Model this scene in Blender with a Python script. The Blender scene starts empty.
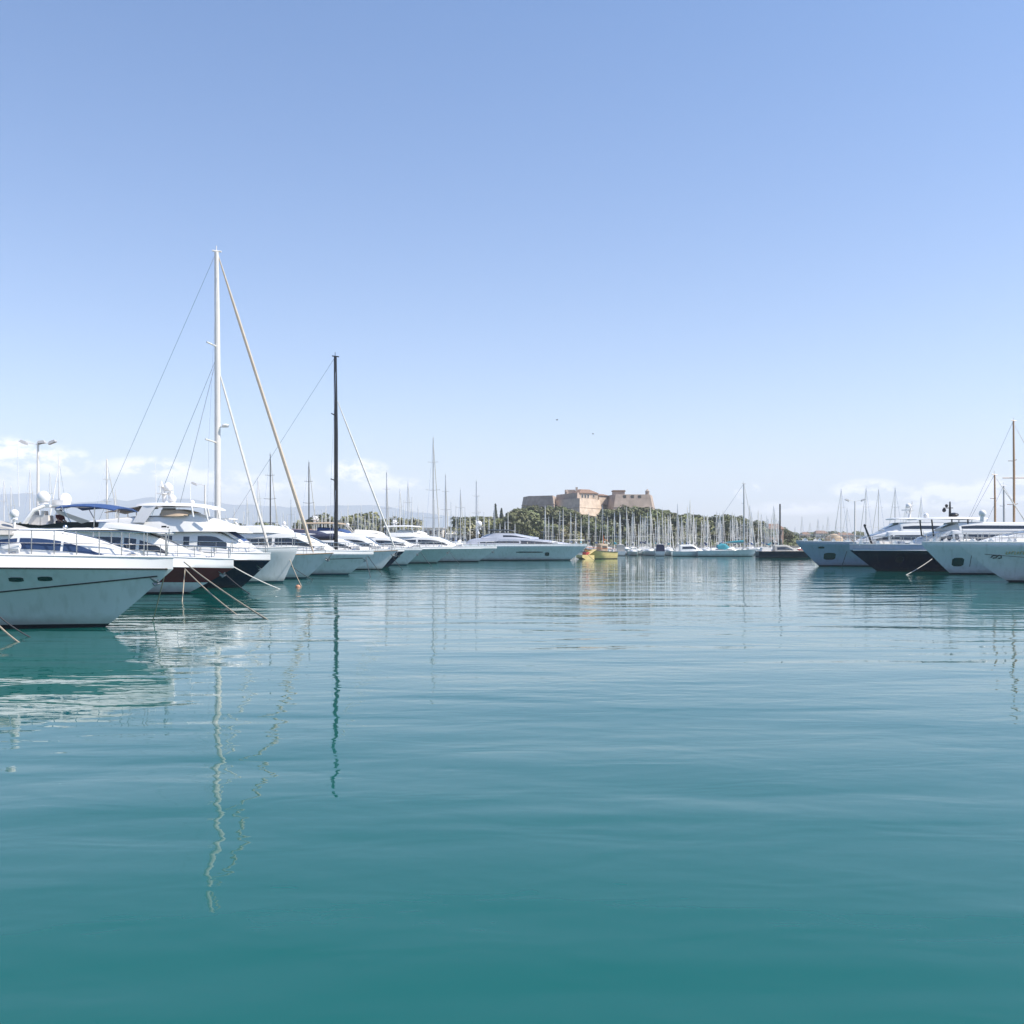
import bpy, math, random
from mathutils import Vector, Matrix, noise

# ------------------------------------------------------------------ camera, sky, sun, exposure
sc = bpy.context.scene
col = sc.collection
R = math.radians
F = 1024.0      # focal length in pixels of the 1024 px frame
H = 3.4         # eye height above the water
Y0 = 540.0      # image row of the horizon
SUN_EL, SUN_AZ = 52.0, 100.0      # azimuth clockwise from +Y

cam_d = bpy.data.cameras.new('camera')
cam = bpy.data.objects.new('camera', cam_d)
col.objects.link(cam)
cam.location = (0, 0, H)
cam.rotation_euler = (R(90), 0, 0)
cam_d.sensor_width = 36
cam_d.lens = 36
cam_d.shift_y = (Y0 - 512) / 1024
cam_d.clip_start = 0.1
cam_d.clip_end = 40000
sc.camera = cam

world = bpy.data.worlds.new('World')
sc.world = world
world.use_nodes = True


def build_world():
    nt = world.node_tree
    N, K = nt.nodes, nt.links
    N.clear()
    out = N.new('ShaderNodeOutputWorld')
    bg = N.new('ShaderNodeBackground')
    bg.inputs['Strength'].default_value = 0.125
    sky = N.new('ShaderNodeTexSky')
    sky.sky_type = 'NISHITA'
    sky.sun_disc = False
    sky.sun_elevation = R(SUN_EL)
    sky.sun_rotation = R(SUN_AZ)
    sky.altitude = 0
    sky.air_density = 1.0
    sky.dust_density = 0.9
    sky.ozone_density = 3.2

    def m(op, a, b=None, c=None, clamp=False):
        n = N.new('ShaderNodeMath')
        n.operation = op
        n.use_clamp = clamp
        for i, v in enumerate((a, b, c)):
            if v is None:
                continue
            if isinstance(v, (int, float)):
                n.inputs[i].default_value = v
            else:
                K.new(v, n.inputs[i])
        return n.outputs[0]
    tc = N.new('ShaderNodeTexCoord')
    sep = N.new('ShaderNodeSeparateXYZ')
    K.new(tc.outputs['Generated'], sep.inputs[0])
    az = m('ARCTAN2', sep.outputs[0], sep.outputs[1])
    el = m('ARCSINE', sep.outputs[2])
    cmb = N.new('ShaderNodeCombineXYZ')
    K.new(m('MULTIPLY', az, 26.0), cmb.inputs[0])
    K.new(m('MULTIPLY', el, 48.0), cmb.inputs[1])
    nz = N.new('ShaderNodeTexNoise')
    nz.inputs['Scale'].default_value = 1.3
    nz.inputs['Detail'].default_value = 9
    nz.inputs['Roughness'].default_value = 0.62
    K.new(cmb.outputs[0], nz.inputs['Vector'])
    total = None
    # low cumulus banks: azimuth, elevation, half widths (radians), weight
    banks = [(-0.452, 0.075, .045, .018, 1.0), (-0.415, .070, .030, .016, .9), (-0.335, .066, .06, .012, .85),
             (-0.29, .058, .05, .010, .6), (-0.24, .052, .07, .012, .6), (-0.148, .066, .034, .014, 1.0),
             (-0.12, .054, .04, .010, .7), (-.48, .05, .10, .012, .45), (.226, .046, .014, .010, .85),
             (.335, .042, .04, .016, 1.1), (.40, .040, .05, .014, 1.1), (.455, .042, .05, .016, 1.2),
             (.52, .05, .06, .02, .9), (.27, .03, .05, .008, .5), (-.62, .07, .1, .03, .9), (.7, .07, .12, .03, .9)]
    for a, e, sa, se, w in banks:
        da = m('MULTIPLY', m('SUBTRACT', az, a), 1 / sa)
        de = m('MULTIPLY', m('SUBTRACT', el, e), 1 / se)
        q = m('SUBTRACT', 1.0, m('ADD', m('MULTIPLY', da, da), m('MULTIPLY', de, de)))
        q = m('MULTIPLY', m('MAXIMUM', q, 0.0), w)
        total = q if total is None else m('MAXIMUM', total, q)
    dens = m('MULTIPLY', total, m('ADD', m('MULTIPLY', m('SUBTRACT', nz.outputs['Fac'], 0.45), 8.0), 0.18, clamp=True))
    dens = m('MINIMUM', m('MULTIPLY', dens, .9), 0.58)
    mix = N.new('ShaderNodeMix')
    mix.data_type = 'RGBA'
    K.new(dens, mix.inputs[0])
    tint = N.new('ShaderNodeMix')
    tint.data_type = 'RGBA'
    tint.blend_type = 'MULTIPLY'
    tint.inputs[0].default_value = 1
    K.new(sky.outputs[0], tint.inputs[6])
    # deeper blue overhead, milkier low down
    grad = N.new('ShaderNodeValToRGB')
    grad.color_ramp.elements[0].position = 0.0
    grad.color_ramp.elements[0].color = (1.10, .955, .975, 1)
    grad.color_ramp.elements[1].position = .52
    grad.color_ramp.elements[1].color = (.80, .915, 1.03, 1)
    K.new(el, grad.inputs[0])
    K.new(grad.outputs[0], tint.inputs[7])
    K.new(tint.outputs[2], mix.inputs[6])
    mix.inputs[7].default_value = (9.0, 8.3, 8.4, 1)
    K.new(mix.outputs[2], bg.inputs[0])
    K.new(bg.outputs[0], out.inputs[0])


build_world()
sun_d = bpy.data.lights.new('sun', 'SUN')
sun = bpy.data.objects.new('sun', sun_d)
col.objects.link(sun)
sun_d.energy = 4.6
sun_d.angle = R(0.53)
sun_d.color = (1.0, .93, .83)
_sd = Vector((math.sin(R(SUN_AZ)) * math.cos(R(SUN_EL)), math.cos(R(SUN_AZ)) * math.cos(R(SUN_EL)), math.sin(R(SUN_EL))))
sun.rotation_euler = _sd.to_track_quat('Z', 'Y').to_euler()
sun.location = _sd * 300

sc.view_settings.view_transform = 'Standard'
sc.view_settings.look = 'None'
sc.view_settings.exposure = 0.62
sc.view_settings.gamma = 1
sc.cycles.max_bounces = 7
sc.cycles.diffuse_bounces = 3
sc.cycles.glossy_bounces = 4
sc.cycles.volume_bounces = 2
sc.cycles.sample_clamp_indirect = 4.0
sc.cycles.use_denoising = True

rnd = random.Random(11)


def lerp(a, b, t):
    return a + (b - a) * t


def clamp(x, a=0.0, b=1.0):
    return max(a, min(b, x))


def P(px, py, D):
    return Vector(((px - 512) / F * D, D, H + (Y0 - py) / F * D))


def PX(px, D):
    return (px - 512) / F * D


def PZ(py, D):
    return H + (Y0 - py) / F * D


# ------------------------------------------------------------------ materials
_mats = {}


def pm(name, c, rough=.5, var=.12, scale=2.0, metal=0.0, coat=0.0, bump=0.0, bscale=20.0, objrand=0.0, c2=None, spec=.5, grime=0.0):
    if name in _mats:
        return _mats[name]
    mt = bpy.data.materials.new(name)
    mt.use_nodes = True
    nt = mt.node_tree
    N, K = nt.nodes, nt.links
    b = N['Principled BSDF']
    b.inputs['Roughness'].default_value = rough
    b.inputs['Metallic'].default_value = metal
    b.inputs['Coat Weight'].default_value = coat
    b.inputs['Coat Roughness'].default_value = .05
    b.inputs['Specular IOR Level'].default_value = spec
    tc = N.new('ShaderNodeTexCoord')
    nz = N.new('ShaderNodeTexNoise')
    nz.inputs['Scale'].default_value = scale
    nz.inputs['Detail'].default_value = 6
    nz.inputs['Roughness'].default_value = .6
    K.new(tc.outputs['Object'], nz.inputs['Vector'])
    rp = N.new('ShaderNodeValToRGB')
    rp.color_ramp.elements[0].position = .3
    rp.color_ramp.elements[1].position = .7
    lo = c2 if c2 else tuple(x * (1 - var) for x in c)
    rp.color_ramp.elements[0].color = (*lo, 1)
    rp.color_ramp.elements[1].color = (*c, 1)
    K.new(nz.outputs['Fac'], rp.inputs[0])
    src = rp.outputs[0]
    if objrand:
        oi = N.new('ShaderNodeObjectInfo')
        hs = N.new('ShaderNodeHueSaturation')
        mr = N.new('ShaderNodeMapRange')
        mr.inputs['To Min'].default_value = 1 - objrand
        mr.inputs['To Max'].default_value = 1 + objrand
        K.new(oi.outputs['Random'], mr.inputs['Value'])
        K.new(mr.outputs[0], hs.inputs['Value'])
        mr2 = N.new('ShaderNodeMapRange')
        mr2.inputs['To Min'].default_value = .47
        mr2.inputs['To Max'].default_value = .515
        ml = N.new('ShaderNodeMath')
        ml.operation = 'FRACT'
        ml2 = N.new('ShaderNodeMath')
        ml2.operation = 'MULTIPLY'
        ml2.inputs[1].default_value = 7.13
        K.new(oi.outputs['Random'], ml2.inputs[0])
        K.new(ml2.outputs[0], ml.inputs[0])
        K.new(ml.outputs[0], mr2.inputs['Value'])
        K.new(mr2.outputs[0], hs.inputs['Hue'])
        K.new(src, hs.inputs['Color'])
        src = hs.outputs[0]
    if grime:
        # scum line just over the water and faint rain streaks down the topsides
        sp = N.new('ShaderNodeSeparateXYZ')
        K.new(tc.outputs['Object'], sp.inputs[0])
        nw = N.new('ShaderNodeTexNoise')
        nw.inputs['Scale'].default_value = 1.6
        nw.inputs['Detail'].default_value = 5
        K.new(tc.outputs['Object'], nw.inputs['Vector'])
        ad = N.new('ShaderNodeMath')
        ad.operation = 'MULTIPLY_ADD'
        ad.inputs[1].default_value = -.7
        K.new(nw.outputs['Fac'], ad.inputs[0])
        K.new(sp.outputs[2], ad.inputs[2])
        mrg = N.new('ShaderNodeMapRange')
        mrg.inputs['From Min'].default_value = -.15
        mrg.inputs['From Max'].default_value = .22
        mrg.inputs['To Min'].default_value = grime
        mrg.inputs['To Max'].default_value = 0
        K.new(ad.outputs[0], mrg.inputs['Value'])
        mp = N.new('ShaderNodeMapping')
        mp.inputs['Scale'].default_value = (3.5, 3.5, .12)
        K.new(tc.outputs['Object'], mp.inputs[0])
        n3 = N.new('ShaderNodeTexNoise')
        n3.inputs['Scale'].default_value = 1.0
        n3.inputs['Detail'].default_value = 4
        K.new(mp.outputs[0], n3.inputs['Vector'])
        mr3 = N.new('ShaderNodeMapRange')
        mr3.inputs['From Min'].default_value = .5
        mr3.inputs['From Max'].default_value = .75
        mr3.inputs['To Min'].default_value = 0
        mr3.inputs['To Max'].default_value = grime * .5
        K.new(n3.outputs['Fac'], mr3.inputs['Value'])
        mxx = N.new('ShaderNodeMath')
        mxx.operation = 'MAXIMUM'
        K.new(mrg.outputs[0], mxx.inputs[0])
        K.new(mr3.outputs[0], mxx.inputs[1])
        mg = N.new('ShaderNodeMix')
        mg.data_type = 'RGBA'
        K.new(mxx.outputs[0], mg.inputs[0])
        K.new(src, mg.inputs[6])
        mg.inputs[7].default_value = (.17, .19, .14, 1)
        src = mg.outputs[2]
    K.new(src, b.inputs['Base Color'])
    if bump:
        n2 = N.new('ShaderNodeTexNoise')
        n2.inputs['Scale'].default_value = bscale
        n2.inputs['Detail'].default_value = 5
        K.new(tc.outputs['Object'], n2.inputs['Vector'])
        bp = N.new('ShaderNodeBump')
        bp.inputs['Strength'].default_value = bump
        bp.inputs['Distance'].default_value = .05
        K.new(n2.outputs['Fac'], bp.inputs['Height'])
        K.new(bp.outputs[0], b.inputs['Normal'])
    _mats[name] = mt
    return mt


M_WHITE = pm('gelcoat_white', (.80, .79, .77), .28, .07, .8, coat=.4)
M_HULLW = pm('hull_white', (.66, .68, .69), .16, .08, .5, coat=.6, grime=.5, bump=.10, bscale=1.3)
M_HULLS = pm('hull_silver_shaded', (.48, .56, .55), .14, .1, .5, coat=.6, grime=.5, bump=.10, bscale=1.3)  # silver hull; shade and green water reflection put into the colour
M_HULLG = pm('hull_pale_grey', (.60, .64, .65), .18, .08, .5, coat=.6, grime=.5, bump=.10, bscale=1.3)
M_NAVY = pm('hull_navy', (.005, .015, .036), .1, .2, .5, spec=.3, grime=.12)
M_BURG = pm('hull_burgundy', (.15, .018, .024), .25, .2, .5, coat=.25)
M_LAV = pm('gelcoat_shaded_lavender', (.44, .46, .53), .25, .1, .6, coat=.4)  # lavender shade of the long yacht's houses put into the colour
M_BLUEG = pm('hull_blue_grey', (.30, .36, .46), .16, .1, .5, coat=.7, grime=.5, bump=.10, bscale=1.3)
M_GREENG = pm('hull_grey_green', (.36, .46, .45), .18, .1, .5, coat=.6, grime=.5, bump=.10, bscale=1.3)
M_BOOT = pm('antifouling_dark', (.012, .016, .02), .4, .3, 3)
M_BOOTB = pm('antifouling_teal', (.01, .06, .08), .45, .3, 3)
M_DECK = pm('deck_cream', (.72, .69, .63), .55, .1, 3)
M_TEAK = pm('teak', (.34, .21, .12), .6, .3, 6, bump=.2)
M_GLASS = pm('window_dark_glass', (.018, .022, .028), .04, .2, 1, coat=.5, spec=.8)
M_GLASSB = pm('window_sky_reflection', (.03, .055, .13), .06, .25, 1.5, coat=.5, spec=.8)  # blue of the reflected sky put into the glass colour
M_GALV = pm('galvanised_steel', (.34, .35, .36), .55, .25, 8, metal=.6)
M_STEEL = pm('stainless_steel', (.62, .62, .62), .22, .1, 8, metal=1)
M_ALU = pm('mast_white_alloy', (.76, .73, .68), .35, .1, 2)
M_ALUG = pm('mast_grey_alloy', (.46, .46, .46), .4, .15, 2)
M_BLACK = pm('carbon_black', (.016, .017, .02), .3, .3, 3)
M_RUBBER = pm('rubber_dark', (.03, .03, .032), .6, .3, 5)
M_ROPE = pm('rope_tan', (.44, .37, .27), .85, .3, 40, bump=.5, bscale=60)
M_ROPED = pm('rope_dark', (.06, .06, .065), .85, .3, 40)
M_CANB = pm('canvas_blue', (.025, .07, .21), .75, .2, 3, bump=.3, bscale=8)
M_CANN = pm('canvas_navy', (.02, .028, .07), .75, .2, 3, bump=.3, bscale=8)
M_CANT = pm('canvas_tan', (.46, .36, .26), .8, .15, 3, bump=.3, bscale=8)
M_FURL = pm('furled_sail_tan', (.58, .49, .38), .8, .15, 1.2)
M_CANG = pm('canvas_grey', (.40, .39, .37), .8, .15, 3, bump=.3, bscale=8)
M_CANW = pm('canvas_offwhite', (.68, .66, .61), .75, .1, 3, bump=.3, bscale=8)
M_CANTEAL = pm('canvas_teal', (.03, .26, .33), .75, .2, 3)
M_CUSH = pm('cushion_white', (.74, .71, .67), .7, .1, 4)
M_YEL = pm('paint_yellow', (.80, .62, .26), .4, .2, 1.5)
M_ORANGE = pm('paint_orange', (.62, .16, .04), .5, .2, 2)
M_RED = pm('paint_red', (.42, .04, .03), .5, .2, 2)
M_WOOD = pm('varnished_spar', (.42, .25, .13), .35, .25, 3, coat=.3)
M_STONE = pm('fort_stone_shaded', (.46, .37, .31), .9, .3, .35, bump=.8, bscale=1.5, c2=(.27, .22, .185))  # darker copy of the fort stone, wall shade put into the colour
M_STONE2 = pm('fort_stone_lit', (.60, .49, .39), .9, .3, .4, bump=.7, bscale=1.5, c2=(.40, .32, .25))  # paler copy of the same stone, sunlight on the walls put into the colour
M_TILE = pm('roof_tile', (.25, .155, .11), .85, .3, 1, bump=.5, bscale=4)
M_PLAST = pm('plaster_white', (.72, .68, .62), .85, .12, .6)
M_PLASTP = pm('plaster_peach', (.62, .40, .29), .85, .15, .6)
M_CONC = pm('quay_concrete', (.38, .35, .32), .9, .25, .2, bump=.3, bscale=3)
M_QUAYW = pm('quay_stone', (.46, .37, .31), .9, .35, .35, bump=.5, bscale=1.5)
M_LEAF = pm('leaf_pine', (.135, .148, .05), .6, .45, .5, objrand=.45, c2=(.07, .09, .034))
M_LEAF2 = pm('leaf_olive', (.21, .195, .085), .6, .4, .5, objrand=.35, c2=(.12, .125, .052))
M_LEAF3 = pm('leaf_cypress', (.030, .045, .024), .65, .4, .5, objrand=.2)
M_BARK = pm('bark', (.10, .075, .055), .9, .4, 3, bump=.6)
M_SCRUB = pm('scrub_ground', (.12, .115, .055), .95, .5, .08, bump=.6, bscale=1, c2=(.06, .07, .03))
M_SKIN = pm('skin', (.45, .27, .19), .5, .1, 10)
M_HAIR = pm('hair_dark', (.02, .015, .012), .6, .3, 30)
M_SHIRT = pm('shirt_dark_red', (.10, .015, .02), .85, .25, 10)
M_SHORT = pm('shorts_navy', (.03, .035, .06), .85, .2, 10)
M_MTN = pm('mountain_hazed_scrub', (.15, .16, .15), .95, .4, .004, c2=(.10, .115, .12))  # lightened scrub, part of the distance haze put into the colour


# ------------------------------------------------------------------ mesh builder
class MB:
    def __init__(s):
        s.v, s.f, s.mi = [], [], []

    def add(s, vs, fs, mi=0):
        o = len(s.v)
        s.v += [tuple(x) for x in vs]
        s.f += [tuple(i + o for i in f) for f in fs]
        s.mi += [mi] * len(fs)
        return s

    def box(s, c, d, rz=0, ry=0, taper=1.0, mi=0):
        x, y, z = d[0] / 2, d[1] / 2, d[2] / 2
        m = Matrix.Rotation(rz, 3, 'Z') @ Matrix.Rotation(ry, 3, 'Y')
        vs = []
        for k, tz in ((-1, 1.0), (1, taper)):
            for i, j in ((-1, -1), (1, -1), (1, 1), (-1, 1)):
                vs.append(Vector(c) + m @ Vector((i * x * tz, j * y * tz, k * z)))
        return s.add(vs, [(0, 3, 2, 1), (4, 5, 6, 7), (0, 1, 5, 4), (1, 2, 6, 5), (2, 3, 7, 6), (3, 0, 4, 7)], mi)

    def loft(s, rings, closed=True, caps=True, mi=0):
        n = len(rings[0])
        vs = [p for r in rings for p in r]
        fs = []
        for i in range(len(rings) - 1):
            for j in range(n if closed else n - 1):
                k = (j + 1) % n
                fs.append((i * n + j, i * n + k, (i + 1) * n + k, (i + 1) * n + j))
        if caps and closed:
            fs.append(tuple(range(n - 1, -1, -1)))
            fs.append(tuple((len(rings) - 1) * n + j for j in range(n)))
        return s.add(vs, fs, mi)

    def tube(s, pts, r, n=6, mi=0, sq=1.0):
        pts = [Vector(p) for p in pts]
        rs = r if isinstance(r, (list, tuple)) else [r] * len(pts)
        rings = []
        for i, p in enumerate(pts):
            t = (pts[min(i + 1, len(pts) - 1)] - pts[max(i - 1, 0)]).normalized()
            a = Vector((0, 0, 1)) if abs(t.z) < .9 else Vector((1, 0, 0))
            u = t.cross(a).normalized()
            w = t.cross(u)
            rings.append([p + (u * math.cos(2 * math.pi * k / n) * sq + w * math.sin(2 * math.pi * k / n)) * rs[i] for k in range(n)])
        return s.loft(rings, mi=mi)

    def ell(s, c, r, nu=12, nv=8, mi=0, v0=-1.0):
        c = Vector(c)
        rings = []
        for j in range(nv + 1):
            a = lerp(math.asin(v0), math.pi / 2, j / nv)
            a = max(min(a, 1.5), -1.5)
            rings.append([c + Vector((r[0] * math.cos(a) * math.cos(2 * math.pi * i / nu), r[1] * math.cos(a) * math.sin(2 * math.pi * i / nu), r[2] * math.sin(a))) for i in range(nu)])
        return s.loft(rings, mi=mi)

    def prism(s, poly, z0, z1, batter=0.0, mi=0):
        """plan polygon (ccw) extruded; the foot is pushed outward by batter"""
        n = len(poly)
        cx = sum(p[0] for p in poly) / n
        cy = sum(p[1] for p in poly) / n
        lo = []
        for i in range(n):
            a, b, c = Vector(poly[i - 1]), Vector(poly[i]), Vector(poly[(i + 1) % n])
            n1 = Vector(((b - a).y, -(b - a).x)).normalized()
            n2 = Vector(((c - b).y, -(c - b).x)).normalized()
            nn = (n1 + n2)
            nn = nn.normalized() / max(.35, math.sqrt((1 + n1.dot(n2)) / 2)) if nn.length > 1e-5 else n1
            q = b + nn * batter
            lo.append((q.x, q.y, z0))
        hi = [(p[0], p[1], z1) for p in poly]
        return s.loft([lo, hi], mi=mi)

    def build(s, name, mats, parent=None, ang=35):
        me = bpy.data.meshes.new(name)
        me.from_pydata(s.v, [], s.f)
        if not isinstance(mats, (list, tuple)):
            mats = [mats]
        for m_ in mats:
            me.materials.append(m_)
        if len(mats) > 1:
            me.polygons.foreach_set('material_index', s.mi)
        if ang:
            me.polygons.foreach_set('use_smooth', [True] * len(me.polygons))
            me.set_sharp_from_angle(angle=R(ang))
        me.update()
        o = bpy.data.objects.new(name, me)
        col.objects.link(o)
        if parent:
            o.parent = parent
        return o


def thing(name, label, cat, loc=(0, 0, 0), rz=0, group=None):
    o = bpy.data.objects.new(name, None)
    o.empty_display_size = .3
    col.objects.link(o)
    o.location = loc
    o.rotation_euler = (0, 0, rz)
    return tag(o, label, cat, group)


def tag(o, label=None, cat=None, group=None, kind=None):
    if label:
        o['label'] = label
    if cat:
        o['category'] = cat
    if group:
        o['group'] = group
    if kind:
        o['kind'] = kind
    return o


_kids = {}


def copy_tree(src, loc, rz, label=None, group=None, scale=None):
    def kids(o):
        return [c for c in o.children]
    def rec(o, par):
        c = o.copy()
        col.objects.link(c)
        if par:
            c.parent = par
        for ch in kids(o):
            rec(ch, c)
        return c
    r = rec(src, None)
    r.location = loc
    r.rotation_euler = (0, 0, rz)
    if scale:
        r.scale = scale if isinstance(scale, (tuple, list)) else (scale,) * 3
    if label:
        r['label'] = label
    if group:
        r['group'] = group
    return r


# ------------------------------------------------------------------ boat parts
class Hull:
    """x runs from the transom (0) to the bow, z is height over the waterline"""
    def __init__(s, L, B, fb, fs, rake, p=1.0, n0=1.45, n1=2.1, kw=.84, um=.45, st=.08, tk=1.0, tumble=0.0, N=26):
        s.L, s.B, s.fb, s.fs, s.rake, s.p = L, B, fb, fs, rake, p
        s.n0, s.n1, s.kw, s.um, s.st, s.tk, s.tumble, s.N = n0, n1, kw, um, st, tk, tumble, N

    def zs(s, u):
        return lerp(s.fs, s.fb, clamp(u) ** 1.8)

    def xb(s, z):
        return s.L + s.rake * min(z / (s.fb * s.tk), 1.0) ** s.p if z >= 0 else s.L + z * 1.2

    def hb(s, u, z):
        t = clamp(z / s.zs(u))
        tt = min(t / s.tk, 1)
        e = tt ** 1.3
        n = lerp(s.n0, s.n1, e)
        full = s.B / 2 * lerp(s.kw, 1, e)
        if z < 0:
            full *= max(.05, 1 + z * .55)
        u = clamp(u)
        sh = 1 - ((u - s.um) / (1 - s.um)) ** n if u > s.um else 1 - s.st * ((s.um - u) / s.um) ** 2
        y = full * sh
        if t > s.tk:
            y *= 1 - min(.5, s.tumble / (s.B * .25)) * (t - s.tk) / (1 - s.tk)
        return max(y, 0)

    def y(s, x, z):
        return s.hb(x / s.xb(z), z)

    def us(s):
        return [1 - (1 - i / s.N) ** 1.6 for i in range(s.N + 1)]

    def mesh(s, levels):
        """levels: (a, b, material of the band above): z = a + b * sheer"""
        mb = MB()
        us = s.us()
        n = len(levels)
        for sd in (1, -1):
            vs = []
            for u in us:
                for a, b, _ in levels:
                    z = a + b * s.zs(u)
                    vs.append((u * s.xb(z), sd * s.hb(u, z), z))
            for j in range(n - 1):
                fs = []
                for i in range(len(us) - 1):
                    q = (i * n + j, (i + 1) * n + j, (i + 1) * n + j + 1, i * n + j + 1)
                    fs.append(q if sd == -1 else q[::-1])
                mb.add(vs if False else [vs[k] for f in fs for k in f], [tuple(range(4 * k, 4 * k + 4)) for k in range(len(fs))], levels[j][2])
        # transom
        for j in range(n - 1):
            z0 = levels[j][0] + levels[j][1] * s.zs(0)
            z1 = levels[j + 1][0] + levels[j + 1][1] * s.zs(0)
            y0, y1 = s.hb(0, z0), s.hb(0, z1)
            mb.add([(0, -y0, z0), (0, y0, z0), (0, y1, z1), (0, -y1, z1)], [(3, 2, 1, 0)], levels[j][2])
        # merge doubles so shading is smooth
        seen, remap, nv = {}, [], []
        for p in mb.v:
            k = (round(p[0], 4), round(p[1], 4), round(p[2], 4))
            if k not in seen:
                seen[k] = len(nv)
                nv.append(p)
            remap.append(seen[k])
        mb.v = nv
        nf, nm = [], []
        for f, m_ in zip(mb.f, mb.mi):
            g = []
            for i in f:
                if remap[i] not in g:
                    g.append(remap[i])
            if len(g) > 2:
                nf.append(tuple(g))
                nm.append(m_)
        mb.f, mb.mi = nf, nm
        return mb

    def deck(s, drop=.1, inset=.03, u0=0, u1=.995, camber=.06):
        mb = MB()
        us = [u for u in s.us() if u0 <= u <= u1]
        rings = []
        for u in us:
            z = s.zs(u) - drop
            w = max(s.hb(u, z) - inset, .01)
            x = u * s.xb(z)
            rings.append([(x, -w, z), (x, -w * .5, z + camber * .7), (x, 0, z + camber), (x, w * .5, z + camber * .7), (x, w, z)])
        mb.loft(rings, closed=False)
        return mb

    def edge(s, fz, u0, u1, sd, off=0.0, n=26):
        pts = []
        for i in range(n + 1):
            u = lerp(u0, u1, i / n)
            z = fz(u)
            pts.append(Vector((u * s.xb(z), sd * (s.hb(u, z) + off), z)))
        return pts

    def gunwale(s, r=.05, u1=1.0):
        mb = MB()
        pts = s.edge(s.zs, 0, u1, 1) + s.edge(s.zs, 0, u1, -1)[::-1][1:]
        mb.tube(pts, r, 6)
        return mb

    def stripe(s, fz, u0, u1, r=.03, sides=(1, -1)):
        mb = MB()
        for sd in sides:
            mb.tube(s.edge(fz, u0, u1, sd, r * .3), r, 5)
        return mb

    def rails(s, u0, u1, h=.75, n=9, inset=.12, r=.022, mid=True, lean=0.0, start=0.0):
        mb = MB()
        for sd in (1, -1):
            lo = s.edge(s.zs, u0, u1, sd, -inset, n)
            hi = [p + Vector((lean * (i / n), 0, h)) for i, p in enumerate(lo)]
            mb.tube(hi, r, 5)
            if mid:
                mb.tube([a.lerp(b, .5) for a, b in zip(lo, hi)], r * .6, 4)
            for i, (a, b) in enumerate(zip(lo, hi)):
                mb.tube([a - Vector((0, 0, .05)), b], r, 5)
        a = s.edge(s.zs, u0, u1, 1, -inset, n)[-1] + Vector((lean, 0, h))
        b = s.edge(s.zs, u0, u1, -1, -inset, n)[-1] + Vector((lean, 0, h))
        mid_ = (a + b) / 2 + Vector((.35, 0, 0))
        mb.tube([a, mid_, b], r, 5)
        return mb


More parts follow.
